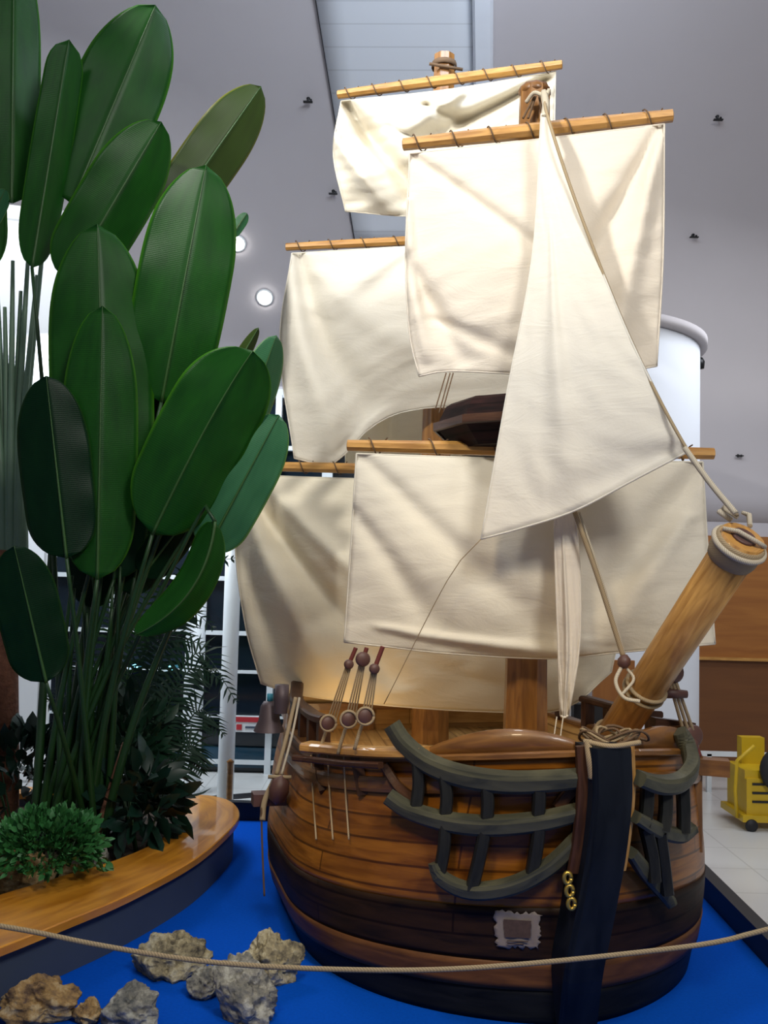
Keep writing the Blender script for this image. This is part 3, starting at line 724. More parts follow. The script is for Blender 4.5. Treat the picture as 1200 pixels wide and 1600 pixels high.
p = groundpos(70, 1378, SOILZ); rock((p.x, p.y+.10), (.17, .10, .07), 39, 'amber_rock', 'flat pinkish stone under the low fern', 'rocks in the planter', name='planter_rock', base=SOILZ-.01, holes=.2)
p = groundpos(152, 1352, SOILZ); rock((p.x, p.y+.05), (.045, .045, .11), 43, 'grey_rock', 'small pale upright stone right of the low fern', 'rocks in the planter', name='planter_rock', base=SOILZ-.01, holes=.2)

# ================================================================== SHIP
TH = math.radians(15); Aft = Vector((-math.sin(TH), math.cos(TH), 0)); Bm = Vector((math.cos(TH), math.sin(TH), 0))
S0 = atz(912, 1598, 0); S0.z = 0
ship = thing('sailing_ship', S0, 'wooden model sailing ship with cream canvas sails on the blue carpet', 'ship')
def sh(u, v, z): return S0 + Aft*u + Bm*v + Vector((0, 0, z))
LEN = 3.2; BMAX = 1.19
def gun(u): return 1.05 + 0.24*max(0, 1-u/1.5)**1.6 + 0.10*smooth(2.2, 3.2, u)
def hb(u, t):   # half breadth ; t 0 at the keel, 1 at the gunwale
    e = min(1.0, max(0.0, u)/1.35); b = BMAX*(1-(1-e)**2.3)**0.62
    b *= 0.955+0.075*math.sin(PI*min(1, t*1.15))-0.035*t*t
    b *= 1-0.16*smooth(1.9, 3.2, u)
    return b
def hpt(u, t, sg, off=0.0):
    z = gun(u)*t; uu = u-0.16*t*max(0, 1-u/1.2)
    b = hb(u, t)+off
    return sh(uu, sg*max(0.0, b), z)
US = [LEN*(i/70)**1.7 for i in range(71)]
UL = [0]
for i in range(1, 71): UL.append(UL[-1]+(hpt(US[i], .5, 1)-hpt(US[i-1], .5, 1)).length)
from mathutils.bvhtree import BVHTree
_v = []; _f = []
for sg in (-1, 1):
    b0 = len(_v)
    for i in range(71):
        for j in range(21): _v.append(hpt(US[i], j/20, sg))
    for i in range(70):
        for j in range(20): _f.append((b0+i*21+j, b0+i*21+j+1, b0+(i+1)*21+j+1, b0+(i+1)*21+j))
HB = BVHTree.FromPolygons(_v, _f)
def hd(px, py, D):
    """depth of the hull behind a pixel (searching a little lower when above the gunwale)"""
    for k in range(12):
        r = HB.ray_cast(CAM, ray(px, py+12*k).normalized())
        if r[0] is not None: return r[0].y
    return D
def band(name, t0, t1, mat, off=0.0, n=10, parent=ship, u1=LEN, label=None):
    mb = MB(); r = [i for i in range(71) if US[i] <= u1+1e-6]
    for sg in (-1, 1):
        rows = [[hpt(US[i], t0+(t1-t0)*j/n, sg, off) for j in range(n+1)] for i in r]
        if sg < 0: rows = [row[::-1] for row in rows]
        mb.grid(rows, (lambda i, j: (UL[i], (t0+(t1-t0)*j/n)*1.1)) if sg > 0 else (lambda i, j: (UL[i]+7, (t1-(t1-t0)*j/n)*1.1)))
    if u1 == LEN:   # transom closes the stern
        rows = [[hpt(LEN, t0+(t1-t0)*j/n, s_/6, off) if False else sh(LEN, hb(LEN, t0+(t1-t0)*j/n)*s_/6, gun(LEN)*(t0+(t1-t0)*j/n)) for s_ in range(-6, 7)] for j in range(n+1)]
        mb.grid(rows, lambda i, j: (j*.2, i*.1))
    o = mb.build(name, mat, parent, solid=0.03)
    if label: o['label'] = label
    return o
hull = band('hull', 0.435, 1.0, 'hull_wood', 0, 22)
band('hull_bottom', 0.0, 0.135, 'hull_black', -0.01, 5, hull, label='black lowest planking')
band('lower_stripe', 0.130, 0.235, 'hull_stripe', 0.012, 4, hull, label='brown stripe low on the hull')
band('dark_planking', 0.232, 0.44, 'hull_dark', 0.004, 8, hull, label='near-black planking band')
mb = MB(); rows = []
for i in range(71):
    u = US[i]; rows.append([sh(u-0.1*max(0, 1-u/1.2), (hb(u, .8)-.02)*s_/6, gun(u)*0.80) for s_ in range(-6, 7)])
mb.grid(rows, lambda i, j: (UL[i], j*.2)); mb.build('deck', 'inner_wood', ship, solid=0.02)
# inside lining of the bulwark
mb = MB()
for sg in (-1, 1):
    rows = [[hpt(US[i], .8+.195*j/3, sg, -0.035) for j in range(4)] for i in range(4, 71)]
    mb.grid(rows, lambda i, j: (UL[i], j*.06))
mb.build('bulwark_lining', 'inner_wood', ship)
# gunwale caps and rubbing wales
for sg in (-1, 1):
    P = [hpt(US[i], 1.0, sg, -0.01)+Vector((0, 0, .012)) for i in range(3, 71, 2)]
    mb = MB(); mb.sweep(P, 0.10, 0.035); mb.build('gunwale', 'trim_wood', ship)
    P = [hpt(US[i], 0.90, sg, 0.03) for i in range(4, 71, 2)]
    mb = MB(); mb.sweep(P, 0.05, 0.075); mb.build('wale', 'trim_wood', ship)
    # raised wash board at the bow
    P = [(hpt(US[i], 1.0, sg, -0.01), US[i]) for i in range(3, 21)]
    rows = []
    for k, (p, u) in enumerate(P):
        h = 0.085*math.sin(PI*k/(len(P)-1))**0.8+.03
        rows.append([p+Vector((0, 0, .02)), p+Vector((0, 0, .02+h*.5)), p+Vector((0, 0, .02+h))])
    mb = MB(); mb.grid(rows, lambda i, j: (i*.05, j*.05)); mb.build('wash_board', 'trim_wood', ship, solid=0.035)
    # upper rail on stanchions
    P = [hpt(US[i], 1.0, sg, -0.03)+Vector((0, 0, .20)) for i in range(38, 71, 2)]
    mb = MB(); mb.sweep(P, 0.09, 0.045); ur = mb.build('upper_rail', 'dark_wood', ship)
    for i in range(39, 71, 5):
        a = hpt(US[i], 1.0, sg, -0.03); mb = MB(); mb.box(a+Vector((0, 0, .10)), (.07, .07, .20), Aft, Bm); mb.build('stanchion', 'dark_wood', ur)
# break of the stern deck: lit boards between dark beams
mb = MB(); mb.box(sh(3.00, 0, 1.07), (1.90, .04, .36), Bm, Aft); bk = mb.build('bulkhead', 'inner_wood', ship)
for v in (-.95, -.35, .25, .85):
    mb = MB(); mb.box(sh(2.96, v, 1.08), (.09, .06, .40), Bm, Aft); mb.build('bulkhead_post', 'trim_wood', bk)
mb = MB(); mb.box(sh(2.92, 0, 1.30), (1.96, .12, .06), Bm, Aft); mb.build('deck_beam', 'dark_wood', ship)
mb = MB(); mb.box(sh(2.94, 0, 1.10), (1.9, .07, .05), Bm, Aft); mb.build('deck_beam', 'trim_wood', ship)

# stem post
def pxline(pts, D0, D1, n=24, clear=None):
    c = spline([tuple(p) for p in pts], n)
    if clear is not None:
        Ds = [min(D0+(D1-D0)*i/(n-1), hd(c[i][0], c[i][1], 9)-clear) for i in range(n)]
        for _ in range(14): Ds = [min(Ds[i], (Ds[max(0, i-1)]+Ds[i]+Ds[min(n-1, i+1)])/3) for i in range(n)]
        return [at(c[i][0], c[i][1], Ds[i]) for i in range(n)]
    return [at(p[0], p[1], D0+(D1-D0)*i/(n-1)) for i, p in enumerate(c)]
st = [at(955, 1168, 4.40), at(957, 1240, 4.42), at(948, 1330, 4.45), at(930, 1430, 4.50), at(912, 1520, 4.55)]
b_ = atz(903, 1602, 0.0); st.append(b_)
P = spline([tuple(x) for x in st], 20)
rows = []
for i, p in enumerate(P):
    wdt = .200-.00*i; dp = .16+.10*(i/19)
    q = [(-.5, 0), (-.42, -.03), (.42, -.03), (.5, 0), (.5, dp), (-.5, dp)]
    rows.append([p+Bm*wdt*a+Aft*b for a, b in q])
mb = MB(); b0 = mb.grid(rows, lambda i, j: (i*.08, j*.08), False, True)
mb.face([b0+j for j in range(6)], None, False); mb.face([b0+19*6+j for j in range(6)][::-1], None, False)
stem = mb.build('stem_post', 'stem_black', ship); stem['label'] = 'tall black stem post'
for sg in (-1, 1):
    mb = MB(); q = [p+Bm*sg*.115+Aft*.06 for p in P[:9]]; mb.sweep(q, .03, .06, up=Bm*sg); mb.build('stem_cheek', 'spar_wood' if sg > 0 else 'dark_wood', stem)
mb = MB()
for k in range(3):
    c = at(887+k*3, 1372+k*20, 4.46); ring_ = [c+Vector((math.cos(a)*.016, 0, math.sin(a)*.024)) for a in [2*PI*j/14 for j in range(15)]]
    mb.tube(ring_, .010, 6)
mb.build('brass_rings', 'brass', stem)

# head rails
def hrail(pts, D0, D1, wd=.065, ht=.075, mat='rail_paint'):
    P = pxline(pts, D0, D1, 26, .10); mb = MB(); n = len(P)
    mb.sweep(P, wd, [ht*(.62+.38*math.sin(PI*(.12+.76*i/(n-1)))) for i in range(n)], up=(0, -0.35, 1)); return mb.build('head_rail', mat, ship), P
Lr1, LP1 = hrail([(612, 1132), (632, 1162), (668, 1192), (720, 1212), (790, 1222), (860, 1220), (922, 1214)], 5.08, 4.50, .075, .095)
Lr2, LP2 = hrail([(606, 1244), (640, 1266), (700, 1284), (770, 1290), (850, 1282), (920, 1264)], 5.02, 4.53, .07, .085)
Lr3, LP3 = hrail([(680, 1348), (690, 1372), (735, 1392), (800, 1384), (860, 1352), (906, 1306)], 4.90, 4.56, .06, .075, 'rail_paint')
Rr1, RP1 = hrail([(1062, 1142), (1076, 1172), (1080, 1200), (1062, 1222), (1030, 1226), (998, 1216)], 4.98, 4.48, .075, .085)
Rr2, RP2 = hrail([(1084, 1292), (1064, 1305), (1030, 1297), (992, 1276)], 4.90, 4.50, .06, .07)
Rr3, RP3 = hrail([(1050, 1412), (1030, 1388), (1005, 1358), (986, 1332)], 4.85, 4.55, .055, .07)
def post(par, pts, D0, D1, wd=.06):
    P = pxline(pts, D0, D1, 12, .09); mb = MB(); mb.sweep(P, wd, .07, up=(0, -1, .1)); return mb.build('rail_post', 'rail_dark', par)
for pts, a, b in [([(652, 1180), (654, 1225), (650, 1262)], 4.99, 4.95), ([(694, 1208), (698, 1245), (695, 1280)], 4.92, 4.88), ([(760, 1222), (762, 1255), (760, 1288)], 4.80, 4.76), ([(842, 1222), (842, 1250), (840, 1282)], 4.66, 4.63)]:
    post(Lr1, pts, a, b)
for pts, a, b in [([(696, 1288), (693, 1330), (685, 1370)], 4.88, 4.86), ([(758, 1294), (750, 1335), (737, 1390)], 4.76, 4.78), ([(842, 1288), (838, 1325), (830, 1370)], 4.63, 4.66)]:
    post(Lr2, pts, a, b)
for pts, a, b in [([(1012, 1224), (1010, 1262), (1006, 1290)], 4.60, 4.58), ([(1040, 1228), (1040, 1265), (1036, 1298)], 4.70, 4.66), ([(1066, 1222), (1068, 1262), (1068, 1300)], 4.80, 4.78)]:
    post(Rr1, pts, a, b)
for pts, a, b in [([(1030, 1300), (1036, 1345), (1042, 1396)], 4.68, 4.74), ([(1008, 1292), (1018, 1335), (1022, 1376)], 4.62, 4.66)]:
    post(Rr2, pts, a, b)
mb = MB(); mb.lathe([(.02, 0), (.024, .012), (.014, .03), (.001, .032)], at(838, 1208, 4.66), 12); mb.build('peg', 'rail_paint', Lr1)
# curved dark knees against the planking
mb = MB(); mb.sweep(pxline([(600, 1195), (622, 1228), (650, 1250)], 5.12, 5.02, 10, .05), .05, .06, up=(0, -1, .1)); mb.build('knee', 'dark_wood', ship)
mb = MB(); mb.sweep(pxline([(905, 1228), (888, 1240), (872, 1262)], 4.62, 4.72, 8, .03), .06, .06, up=(0, -1, .1)); mb.build('knee', 'dark_wood', ship)
mb = MB(); mb.sweep(pxline([(1090, 1180), (1089, 1240), (1090, 1330)], 5.30, 5.30, 8), .05, .05, up=(0, -1, .1)); mb.build('fender', 'trim_wood', ship)
mb = MB(); mb.bar(at(1075, 1195, 5.3), at(1139, 1200, 5.25), .10, .085); mb.build('cathead', 'trim_wood', ship)
mb = MB(); mb.bar(at(1020, 1128, 5.15), at(1082, 1136, 5.2), .06, .05); kh = mb.build('knight_head', 'dark_wood', ship)
mb = MB(); mb.bar(at(1052, 1132, 5.18), at(1054, 1192, 5.18), .07, .09, up=(0, 1, 0)); mb.build('knight_post', 'trim_wood', kh)

# bowsprit
ba = at(940, 1180, 5.35); bb = at(1163, 838, 4.30)
ax = (bb-ba).normalized()
mb = MB(); mb.tube([ba, ba.lerp(bb, .5), bb-ax*.006], [.094, .098, .102], 16, spin=.2); bs = mb.build('bowsprit', 'spar_wood', ship)
mb = MB(); mb.tube([bb-ax*.14, bb-ax*.11, bb-ax*.03, bb-ax*.02], [.107, .116, .116, .106], 24); mb.build('rope_collar', 'rope_tan', bs)
mb = MB(); mb.tube([bb-ax*.008, bb+ax*.004], [.062, .055], 16); mb.build('end_cap', 'block_wood', bs)
mb = MB(); up = (U0-ax*U0.dot(ax)).normalized()
sd = ax.cross(up)
r_ = [bb-ax*.05+(up*math.cos(a)+sd*math.sin(a))*.118 for a in [2*PI*j/30 for j in range(31)]]
mb.tube(r_, .014, 8)
mb.tube([bb+up*.11, bb+up*.17+sd*.03, bb+up*.2-sd*.01, bb+up*.13-sd*.05], [.012, .014, .013, .010], 8)
mb.tube([bb-sd*.08+up*.07, bb-sd*.13+up*.15, bb-sd*.10+up*.17], [.012, .013, .008], 8)
mb.tube([bb+sd*.09+up*.05, bb+sd*.04+up*.01+ax*.02, bb-sd*.02-up*.06+ax*.02, bb-sd*.07-up*.07], .011, 8)
mb.build('knot', 'rope_pale', bs)
for f_ in (.335, .36, .105, .08):
    mb = MB(); c = ba.lerp(bb, f_); mb.tube([c+(up*math.cos(a)+sd*math.sin(a))*.104 for a in [2*PI*j/24 for j in range(25)]], .011, 6); mb.build('lashing', 'rope_tan', bs)
mb = MB(); c = ba.lerp(bb, .34)-up*.02-sd*.09; mb.tube([c, c-sd*.13*0+Vector((.14, 0, -.005))], [.03, .02], 8); mb.build('cleat', 'block_wood', bs)

# masts
MF = at(821, 1100, 5.62); MM = at(672, 1120, 7.30)
def mast(name, base, z0, ztop, r0, r1, n=8):
    mb = MB(); rows = []; P = [Vector((base.x, base.y, z0)), Vector((base.x, base.y, 1.5)), Vector((base.x, base.y, ztop-.4)), Vector((base.x, base.y, ztop))]
    mb.tube(P, [r0*1.12, r0, r1, r1*.95], n, smooth=False, spin=PI/8); return mb.build(name, 'mast_wood', ship)
zf = at(838, 140, 5.62).z; zm = at(705, 88, 7.3).z
fm = mast('foremast', MF, .85, zf, .125, .098); mm = mast('mainmast', MM, .85, zm, .135, .088)
# mast head of the foremast: cap and iron band
mb = MB(); c = Vector((MF.x, MF.y, zf)); mb.lathe([(.001, .02), (.088, .015), (.098, -.01), (.098, -.03), (.09, -.04)], c, 8); mb.build('mast_cap', 'trim_wood', fm)
mb = MB(); mb.lathe([(.094, -.10), (.10, -.10), (.10, -.06), (.094, -.06)], Vector((MM.x, MM.y, zm)), 12)
mb.tube([Vector((MM.x-.12, MM.y-.1, zm-.12)), Vector((MM.x+.14, MM.y-.1, zm-.16))], .012, 6); mb.build('iron_band', 'rope_dark', mm)

# sails --------------------------------------------------------
def yard(pl_, pr_, D, r0=.036, name_label=None, DRt=None, lash=7, r1=None):
    z = at(pl_[0], pl_[1], D).z
    a = at(pl_[0], pl_[1], D); b = at(pr_[0], pr_[1], DRt if DRt else D)
    mb = MB(); n = 10; P = [a.lerp(b, i/n) for i in range(n+1)]
    d = (b-a).normalized()
    P = [a-d*.004]+P+[b+d*.004]
    rr = [r0*(.80+.20*math.sin(PI*i/n)) for i in range(n+1)]; rr = [rr[0]*.7]+rr+[rr[-1]*.7]
    mb.tube(P, rr, 8, smooth=False, spin=PI/8); y = mb.build('yard', 'spar_wood', ship)
    for k in range(lash):
        t = (k+.5)/lash; c = a.lerp(b, t); mb = MB(); up = Vector((0, 0, 1)); fw = d.cross(up).normalized()
        q = [c+d*(.11*(j/12-.5))+(up*math.cos(2*PI*j/12)+fw*math.sin(2*PI*j/12))*(r0+.006) for j in range(13)]
        mb.tube(q, .0045, 5); mb.build('lashing', 'rope_dark', y)
    return y, a, b
def G2(x, y, x0, y0, x1, y1, w_):
    """distance-based ridge along a segment in (u,v)"""
    dx, dy = x1-x0, y1-y0; L2 = dx*dx+dy*dy; t = max(0, min(1, ((x-x0)*dx+(y-y0)*dy)/L2))
    d = math.hypot(x-x0-dx*t, y-y0-dy*t); ww = w_*(.35+.65*t)
    return math.exp(-(d/ww)**2)*(math.sin(PI*min(1, .12+.88*t))**.5)
def sail(top, right, bottom, left, DL, DR, bulge=.15, folds=(), mat='canvas', N=72, seed=0, wr=.012, name='sail', Dbot=0.0, parent=None):
    rows = []
    for i in range(N+1):
        v = i/N; lp = poly_at(left, v); rp = poly_at(right, v); row = []
        for j in range(N+1):
            u = j/N; tp = poly_at(top, u); bp = poly_at(bottom, u)
            c = [(1-v)*tp[k]+v*bp[k]+(1-u)*lp[k]+u*rp[k]-((1-u)*(1-v)*top[0][k]+u*(1-v)*top[-1][k]+(1-u)*v*bottom[0][k]+u*v*bottom[-1][k]) for k in (0, 1)]
            D = DL+(DR-DL)*u + Dbot*v
            D -= bulge*(math.sin(PI*u)**.8)*(math.sin(PI*min(1, v*.93))**.8)
            for (x0, y0, x1, y1, w_, am) in folds: D += am*G2(u, v, x0, y0, x1, y1, w_)
            e = min(1, 6*v)
            D += e*wr*(noise.noise(Vector((u*2.6+seed, v*3.2+u*2.5, seed)))*1.5+noise.noise(Vector((u*6+seed, v*13+u*5, seed+5)))*.45)
            row.append(at(c[0], c[1], D))
        rows.append(row)
    mb = MB(); mb.grid(rows, lambda i, j: (j/N, i/N)); so = mb.build(name, mat, parent or ship, solid=0.004)
    # bolt rope hem round the edge
    edge = [rows[0][j] for j in range(N+1)][::3]+[rows[i][N] for i in range(N+1)][::3]+[rows[N][j] for j in range(N, -1, -1)][::3]+[rows[i][0] for i in range(N, -1, -1)][::3]
    mb = MB(); mb.tube(edge, .0055, 5, caps=False); mb.build('hem', mat, so)
    return so
# rear (main) mast: three sails
yard((528, 148), (878, 101), 7.22, .040, DRt=6.85, lash=8)
sail([(533, 158), (700, 140), (868, 112)], [(868, 112), (866, 210), (862, 310)], [(540, 330), (640, 338), (760, 335), (862, 310)], [(533, 158), (521, 240), (540, 330)], 7.17, 6.88, .12,
     [(.02, .02, .42, .95, .08, .26), (.0, .3, .22, 1, .06, -.16), (.95, .05, .35, .42, .08, .24), (.55, .05, .3, .3, .08, -.14), (.4, .10, .62, .30, .06, .14)], 'canvas', seed=1, wr=.04)
yard((447, 386), (960, 360), 7.28, .036, DRt=7.15, lash=10)
sail([(456, 396), (700, 382), (950, 372)], [(950, 372), (955, 520), (950, 690)], [(460, 716), (520, 724), (580, 668), (640, 642), (740, 640), (950, 690)], [(456, 396), (437, 540), (460, 716)], 7.2, 7.1, .20,
     [(.02, .02, .28, .95, .06, .10), (.0, .02, .14, .95, .05, -.08), (.36, .02, .12, .32, .08, -.06), (.1, .1, .45, .7, .07, -.05)], 'canvas_white', seed=2, wr=.02)
yard((345, 727), (985, 742), 7.20, .042, DRt=7.15, lash=12)
sail([(372, 742), (640, 750), (975, 752)], [(975, 752), (985, 900), (955, 1050)], [(408, 1068), (470, 1086), (600, 1102), (760, 1112), (880, 1108), (955, 1050)], [(372, 742), (368, 860), (384, 980), (408, 1068)], 7.12, 7.05, .30,
     [(.02, .05, .40, .92, .05, .13), (.0, .05, .22, .95, .05, -.12), (.05, .0, .55, .80, .05, -.09), (.0, .3, .1, .98, .04, .08), (.9, .1, .6, .85, .09, -.08)], 'canvas_deep', seed=3, wr=.02)
sail([(545, 590), (640, 590), (740, 600)], [(740, 600), (745, 660), (740, 735)], [(540, 735), (640, 735), (740, 735)], [(545, 590), (540, 660), (540, 735)], 7.75, 7.75, .05,
     [(.3, 0, .35, 1, .10, .10), (.7, 0, .72, 1, .08, .10)], 'canvas', N=36, seed=9)
# front (fore) mast
yard((630, 226), (1051, 181), 5.52, .044, DRt=5.26, lash=7)
sail([(640, 240), (840, 218), (1038, 194)], [(1038, 194), (1036, 400), (1026, 572)], [(655, 588), (700, 580), (800, 584), (920, 590), (1026, 572)], [(640, 240), (634, 400), (640, 520), (655, 588)], 5.47, 5.24, .13,
     [(.02, .02, .85, .75, .05, .05), (.98, .02, .55, .80, .07, .07), (.98, .05, .80, .95, .06, -.06), (0, .45, .22, .98, .06, .06), (.0, .2, .06, .95, .035, -.05), (.1, .75, .5, .95, .05, .03)], 'canvas_warm', seed=4, wr=.016)
yard((543, 696), (1115, 709), 5.50, .042, DRt=5.42, lash=6)
sail([(557, 709), (830, 718), (1098, 722)], [(1098, 722), (1106, 860), (1117, 1006)], [(538, 1003), (600, 1010), (700, 1021), (860, 1029), (960, 1020), (1117, 1006)], [(557, 709), (548, 860), (538, 1003)], 5.44, 5.36, .20,
     [(.02, .02, .60, .95, .07, .045), (0, .3, .30, .98, .06, .05), (.98, .03, .62, .90, .09, .07), (.95, .3, .7, .95, .06, -.05), (.1, .9, .7, .98, .04, -.05)], 'canvas', seed=5, wr=.014)
# jib: triangle from the foremast head to the bowsprit stay
def jib(name, A, B, C, DA, DB, DC, ctrlAB, ctrlBC, ctrlAC, bulge, mat, N=60, seed=0):
    """A head, B clew (left), C tack (right); edges as px polylines"""
    rows = []
    for i in range(N+1):
        v = max(i/N, .0); l = poly_at(ctrlAB, v); r = poly_at(ctrlAC, v); row = []
        for j in range(N+1):
            u = j/N
            base = ((1-u)*ctrlAB[-1][0]+u*ctrlAC[-1][0], (1-u)*ctrlAB[-1][1]+u*ctrlAC[-1][1]); bt = poly_at(ctrlBC, u)
            x = (1-u)*l[0]+u*r[0] + (bt[0]-base[0])*v**3; y = (1-u)*l[1]+u*r[1] + (bt[1]-base[1])*v**3
            D = DA*(1-v)+v*((1-u)*DB+u*DC) - bulge*math.sin(PI*u)*v*math.sin(PI*min(1, .25+.7*v))
            D += .012*v*noise.noise(Vector((u*7+seed, v*16-u*6, 3)))+.012*v*G2(u, v, 1, 1, .25, .8, .06)-.05*v*G2(u, v, .35, .3, .45, 1, .10)
            D += .03*v*G2(u, v, 1, .98, .3, .95, .05)
            row.append(at(x, y, D))
        rows.append(row)
    mb = MB(); mb.grid(rows, lambda i, j: (j/N, i/N)); so = mb.build(name, mat, ship, solid=0.004)
    edge = [rows[i][N] for i in range(0, N+1, 3)]+[rows[N][j] for j in range(N, -1, -3)]+[rows[i][0] for i in range(N, -1, -3)]
    mb = MB(); mb.tube(edge, .006, 5, caps=False); mb.build('hem', mat, so)
jib('jib_sail', None, None, None, 5.14, 4.98, 4.66, [(846, 178), (832, 400), (793, 610), (752, 842)], [(752, 842), (815, 825), (900, 797), (990, 750), (1074, 706)],
    [(854, 178), (905, 330), (985, 530), (1074, 706)], .10, 'canvas_white')
jib('stay_sail', None, None, None, 5.05, 5.05, 5.02, [(866, 700), (867, 850), (872, 1000), (876, 1118)], [(876, 1118), (882, 1121), (888, 1118)],
    [(884, 700), (903, 850), (906, 1000), (888, 1118)], .04, 'canvas_warm', N=30)

# ropes
def rope(name, pts, Ds, r, mat, par=ship, n=24):
    c = spline([tuple(at(p[0], p[1], d)) for p, d in zip(pts, Ds)], n)
    mb = MB(); mb.tube(c, r, 7); return mb.build(name, mat, par)
rope('forestay', [(850, 150), (858, 190), (905, 330), (985, 530), (1072, 700), (1152, 806)], [5.45, 5.09, 4.97, 4.85, 4.60, 4.32], .009, 'rope_tan', n=40)
rope('forestay', [(1070, 700), (1110, 755), (1150, 803)], [4.60, 4.47, 4.32], .014, 'rope_pale')
rope('head_rope', [(822, 160), (835, 145), (852, 150), (858, 140)], [5.50, 5.45, 5.42, 5.42], .012, 'rope_pale')
rope('head_rope', [(850, 145), (853, 165), (850, 185)], [5.44, 5.30, 5.14], .022, 'rope_pale')
for dx in (-16, -10, 8): rope('head_rope', [(840+dx*.3, 150), (838+dx*1.3, 185)], [5.49, 5.49], .007, 'rope_dark')
rope('bowline', [(898, 800), (935, 905), (975, 1030)], [4.95, 4.95, 4.95], .013, 'rope_tan')
rope('bowline', [(905, 800), (940, 905), (978, 1030)], [4.97, 4.97, 4.97], .006, 'rope_pale')
mb = MB(); c = at(975, 1034, 4.93); mb.lathe([(.001, -.04), (.026, -.025), (.034, 0), (.026, .025), (.001, .04)], c, 12, (0.4, 0, 1)); mb.build('rope_block', 'block_wood', ship)
rope('bowline', [(972, 1040), (962, 1065), (975, 1090), (1000, 1096)], [4.93, 4.9, 4.86, 4.84], .010, 'rope_pale')
rope('bowline', [(980, 1045), (990, 1062), (972, 1085)], [4.93, 4.9, 4.88], .008, 'rope_pale')
# coils at the bowsprit foot and lashing round the stem
for k in range(5):
    c = at(938+k*9, 1150+k*2, 4.62); mb = MB(); rr = .10+.02*(k % 3)
    mb.tube([c+Vector((math.cos(a)*rr, math.sin(a)*rr*.6, .03*math.sin(a*2+k)+.008*k)) for a in [2*PI*j/24 for j in range(25)]], .007, 6); mb.build('rope_coil', 'rope_tan' if k % 2 else 'rope_dark', ship)
rope('stem_lashing', [(918, 1156), (922, 1185), (926, 1216)], [4.42, 4.40, 4.41], .020, 'rope_tan')
rope('stem_lashing', [(912, 1158), (955, 1166), (1000, 1160)], [4.42, 4.37, 4.42], .012, 'rope_tan')
# shrouds with deadeyes on the channel board (image left)
chn = pxline([(478, 1166), (552, 1173), (620, 1176), (664, 1175)], 9, 9, 12, .06)
mb = MB(); mb.sweep(chn, .13, .05); ch = mb.build('channel_board', 'spar_wood', ship)
mb = MB(); mb.sweep([p+Vector((-.06, -.05, -.055)) for p in chn[:9]], .04, .03); mb.build('channel_edge', 'dark_wood', ch)
def deadeye(c, r, par):
    mb = MB(); mb.lathe([(.001, -.018), (r*.8, -.018), (r, -.008), (r, .008), (r*.8, .018), (.001, .018)], c, 18, (0.35, -1, 0)); return mb.build('deadeye', 'block_wood', par)
for k, (tx, ty, mx, my, bx, by) in enumerate([(556, 1012, 545, 1038, 498, 1150), (573, 1012, 567, 1030, 530, 1142), (598, 1010, 585, 1045, 556, 1135)]):
    D1 = hd(bx+6, 1185, 6)-.14; D0 = D1-.12
    s0 = rope('shroud', [(tx, ty), (mx, my)], [D0, D0], .012, 'red_seizing')
    for q in (-7, -2, 3, 8): rope('lanyard', [(mx+q*.5, my), (bx+q+14, by-6)], [D0, D1-.05], .0045, 'rope_tan', s0, 6)
    deadeye(at(mx, my, D0-.02), .038 if k == 1 else .026, s0); deadeye(at(bx+15, by-20+k*2, D1-.085), .042, s0)
    c = at(bx+15, by-20+k*2, D1-.10); mb = MB(); mb.tube([c+Vector((math.cos(a)*.042, 0, math.sin(a)*.042)) for a in [2*PI*j/20 for j in range(21)]], .007, 6); mb.build('rope_grommet', 'rope_tan', s0)
    rope('chain_plate', [(bx+13, by-12), (bx+4, by+14), (bx-2, by+36)], [D1, D1-.03, D1-.02], .010, 'rope_tan', s0, 10)
for k, x in enumerate((486, 512, 537)):
    rope('hanging_line', [(x, 1180), (x+3, 1240), (x+8, 1312)], [hd(x, 1200, 6)-.13, hd(x, 1240, 6)-.10, hd(x+8, 1312, 6)-.07], .005, 'rope_tan')
for k, (px, py) in enumerate(((496, 1195), (556, 1200))):
    mb = MB(); a = at(px, py-22, hd(px, py, 6)-.06); b = at(px+12, py+42, hd(px+12, py+42, 6)-.02); mb.bar(a, b, .06, .05, up=(0, 1, 0)); mb.build('bracket', 'dark_wood', ch)
# stays seen between the sails
for a, b in (((697, 583), (680, 640)), ((703, 583), (686, 645)), ((708, 583), (692, 640))):
    rope('stay_line', [a, b], [5.30, 5.15], .004, 'rope_dark', n=6)
# fighting top on the foremast
c0 = Vector((MF.x, MF.y, 0)); ztop = at(800, 614, 5.2).z; zbot = at(800, 694, 5.3).z
mb = MB(); mb.lathe([(.44, zbot), (.56, (ztop+zbot)/2-.01), (.50, ztop-.02), (.47, ztop), (.44, ztop-.02), (.40, zbot+.05), (.12, zbot+.04), (.12, zbot), (.44, zbot)], c0, 10, smooth=False, spin=.1)
nest = mb.build('fighting_top', 'nest_wood', ship); nest['label'] = 'dark octagonal lookout tub on the front mast'
mb = MB(); mb.lathe([(.558, (ztop+zbot)/2-.035), (.575, (ztop+zbot)/2-.03), (.575, (ztop+zbot)/2+.015), (.556, (ztop+zbot)/2+.02)], c0, 10, smooth=False, spin=.1); mb.build('tub_rim', 'dark_wood', nest)
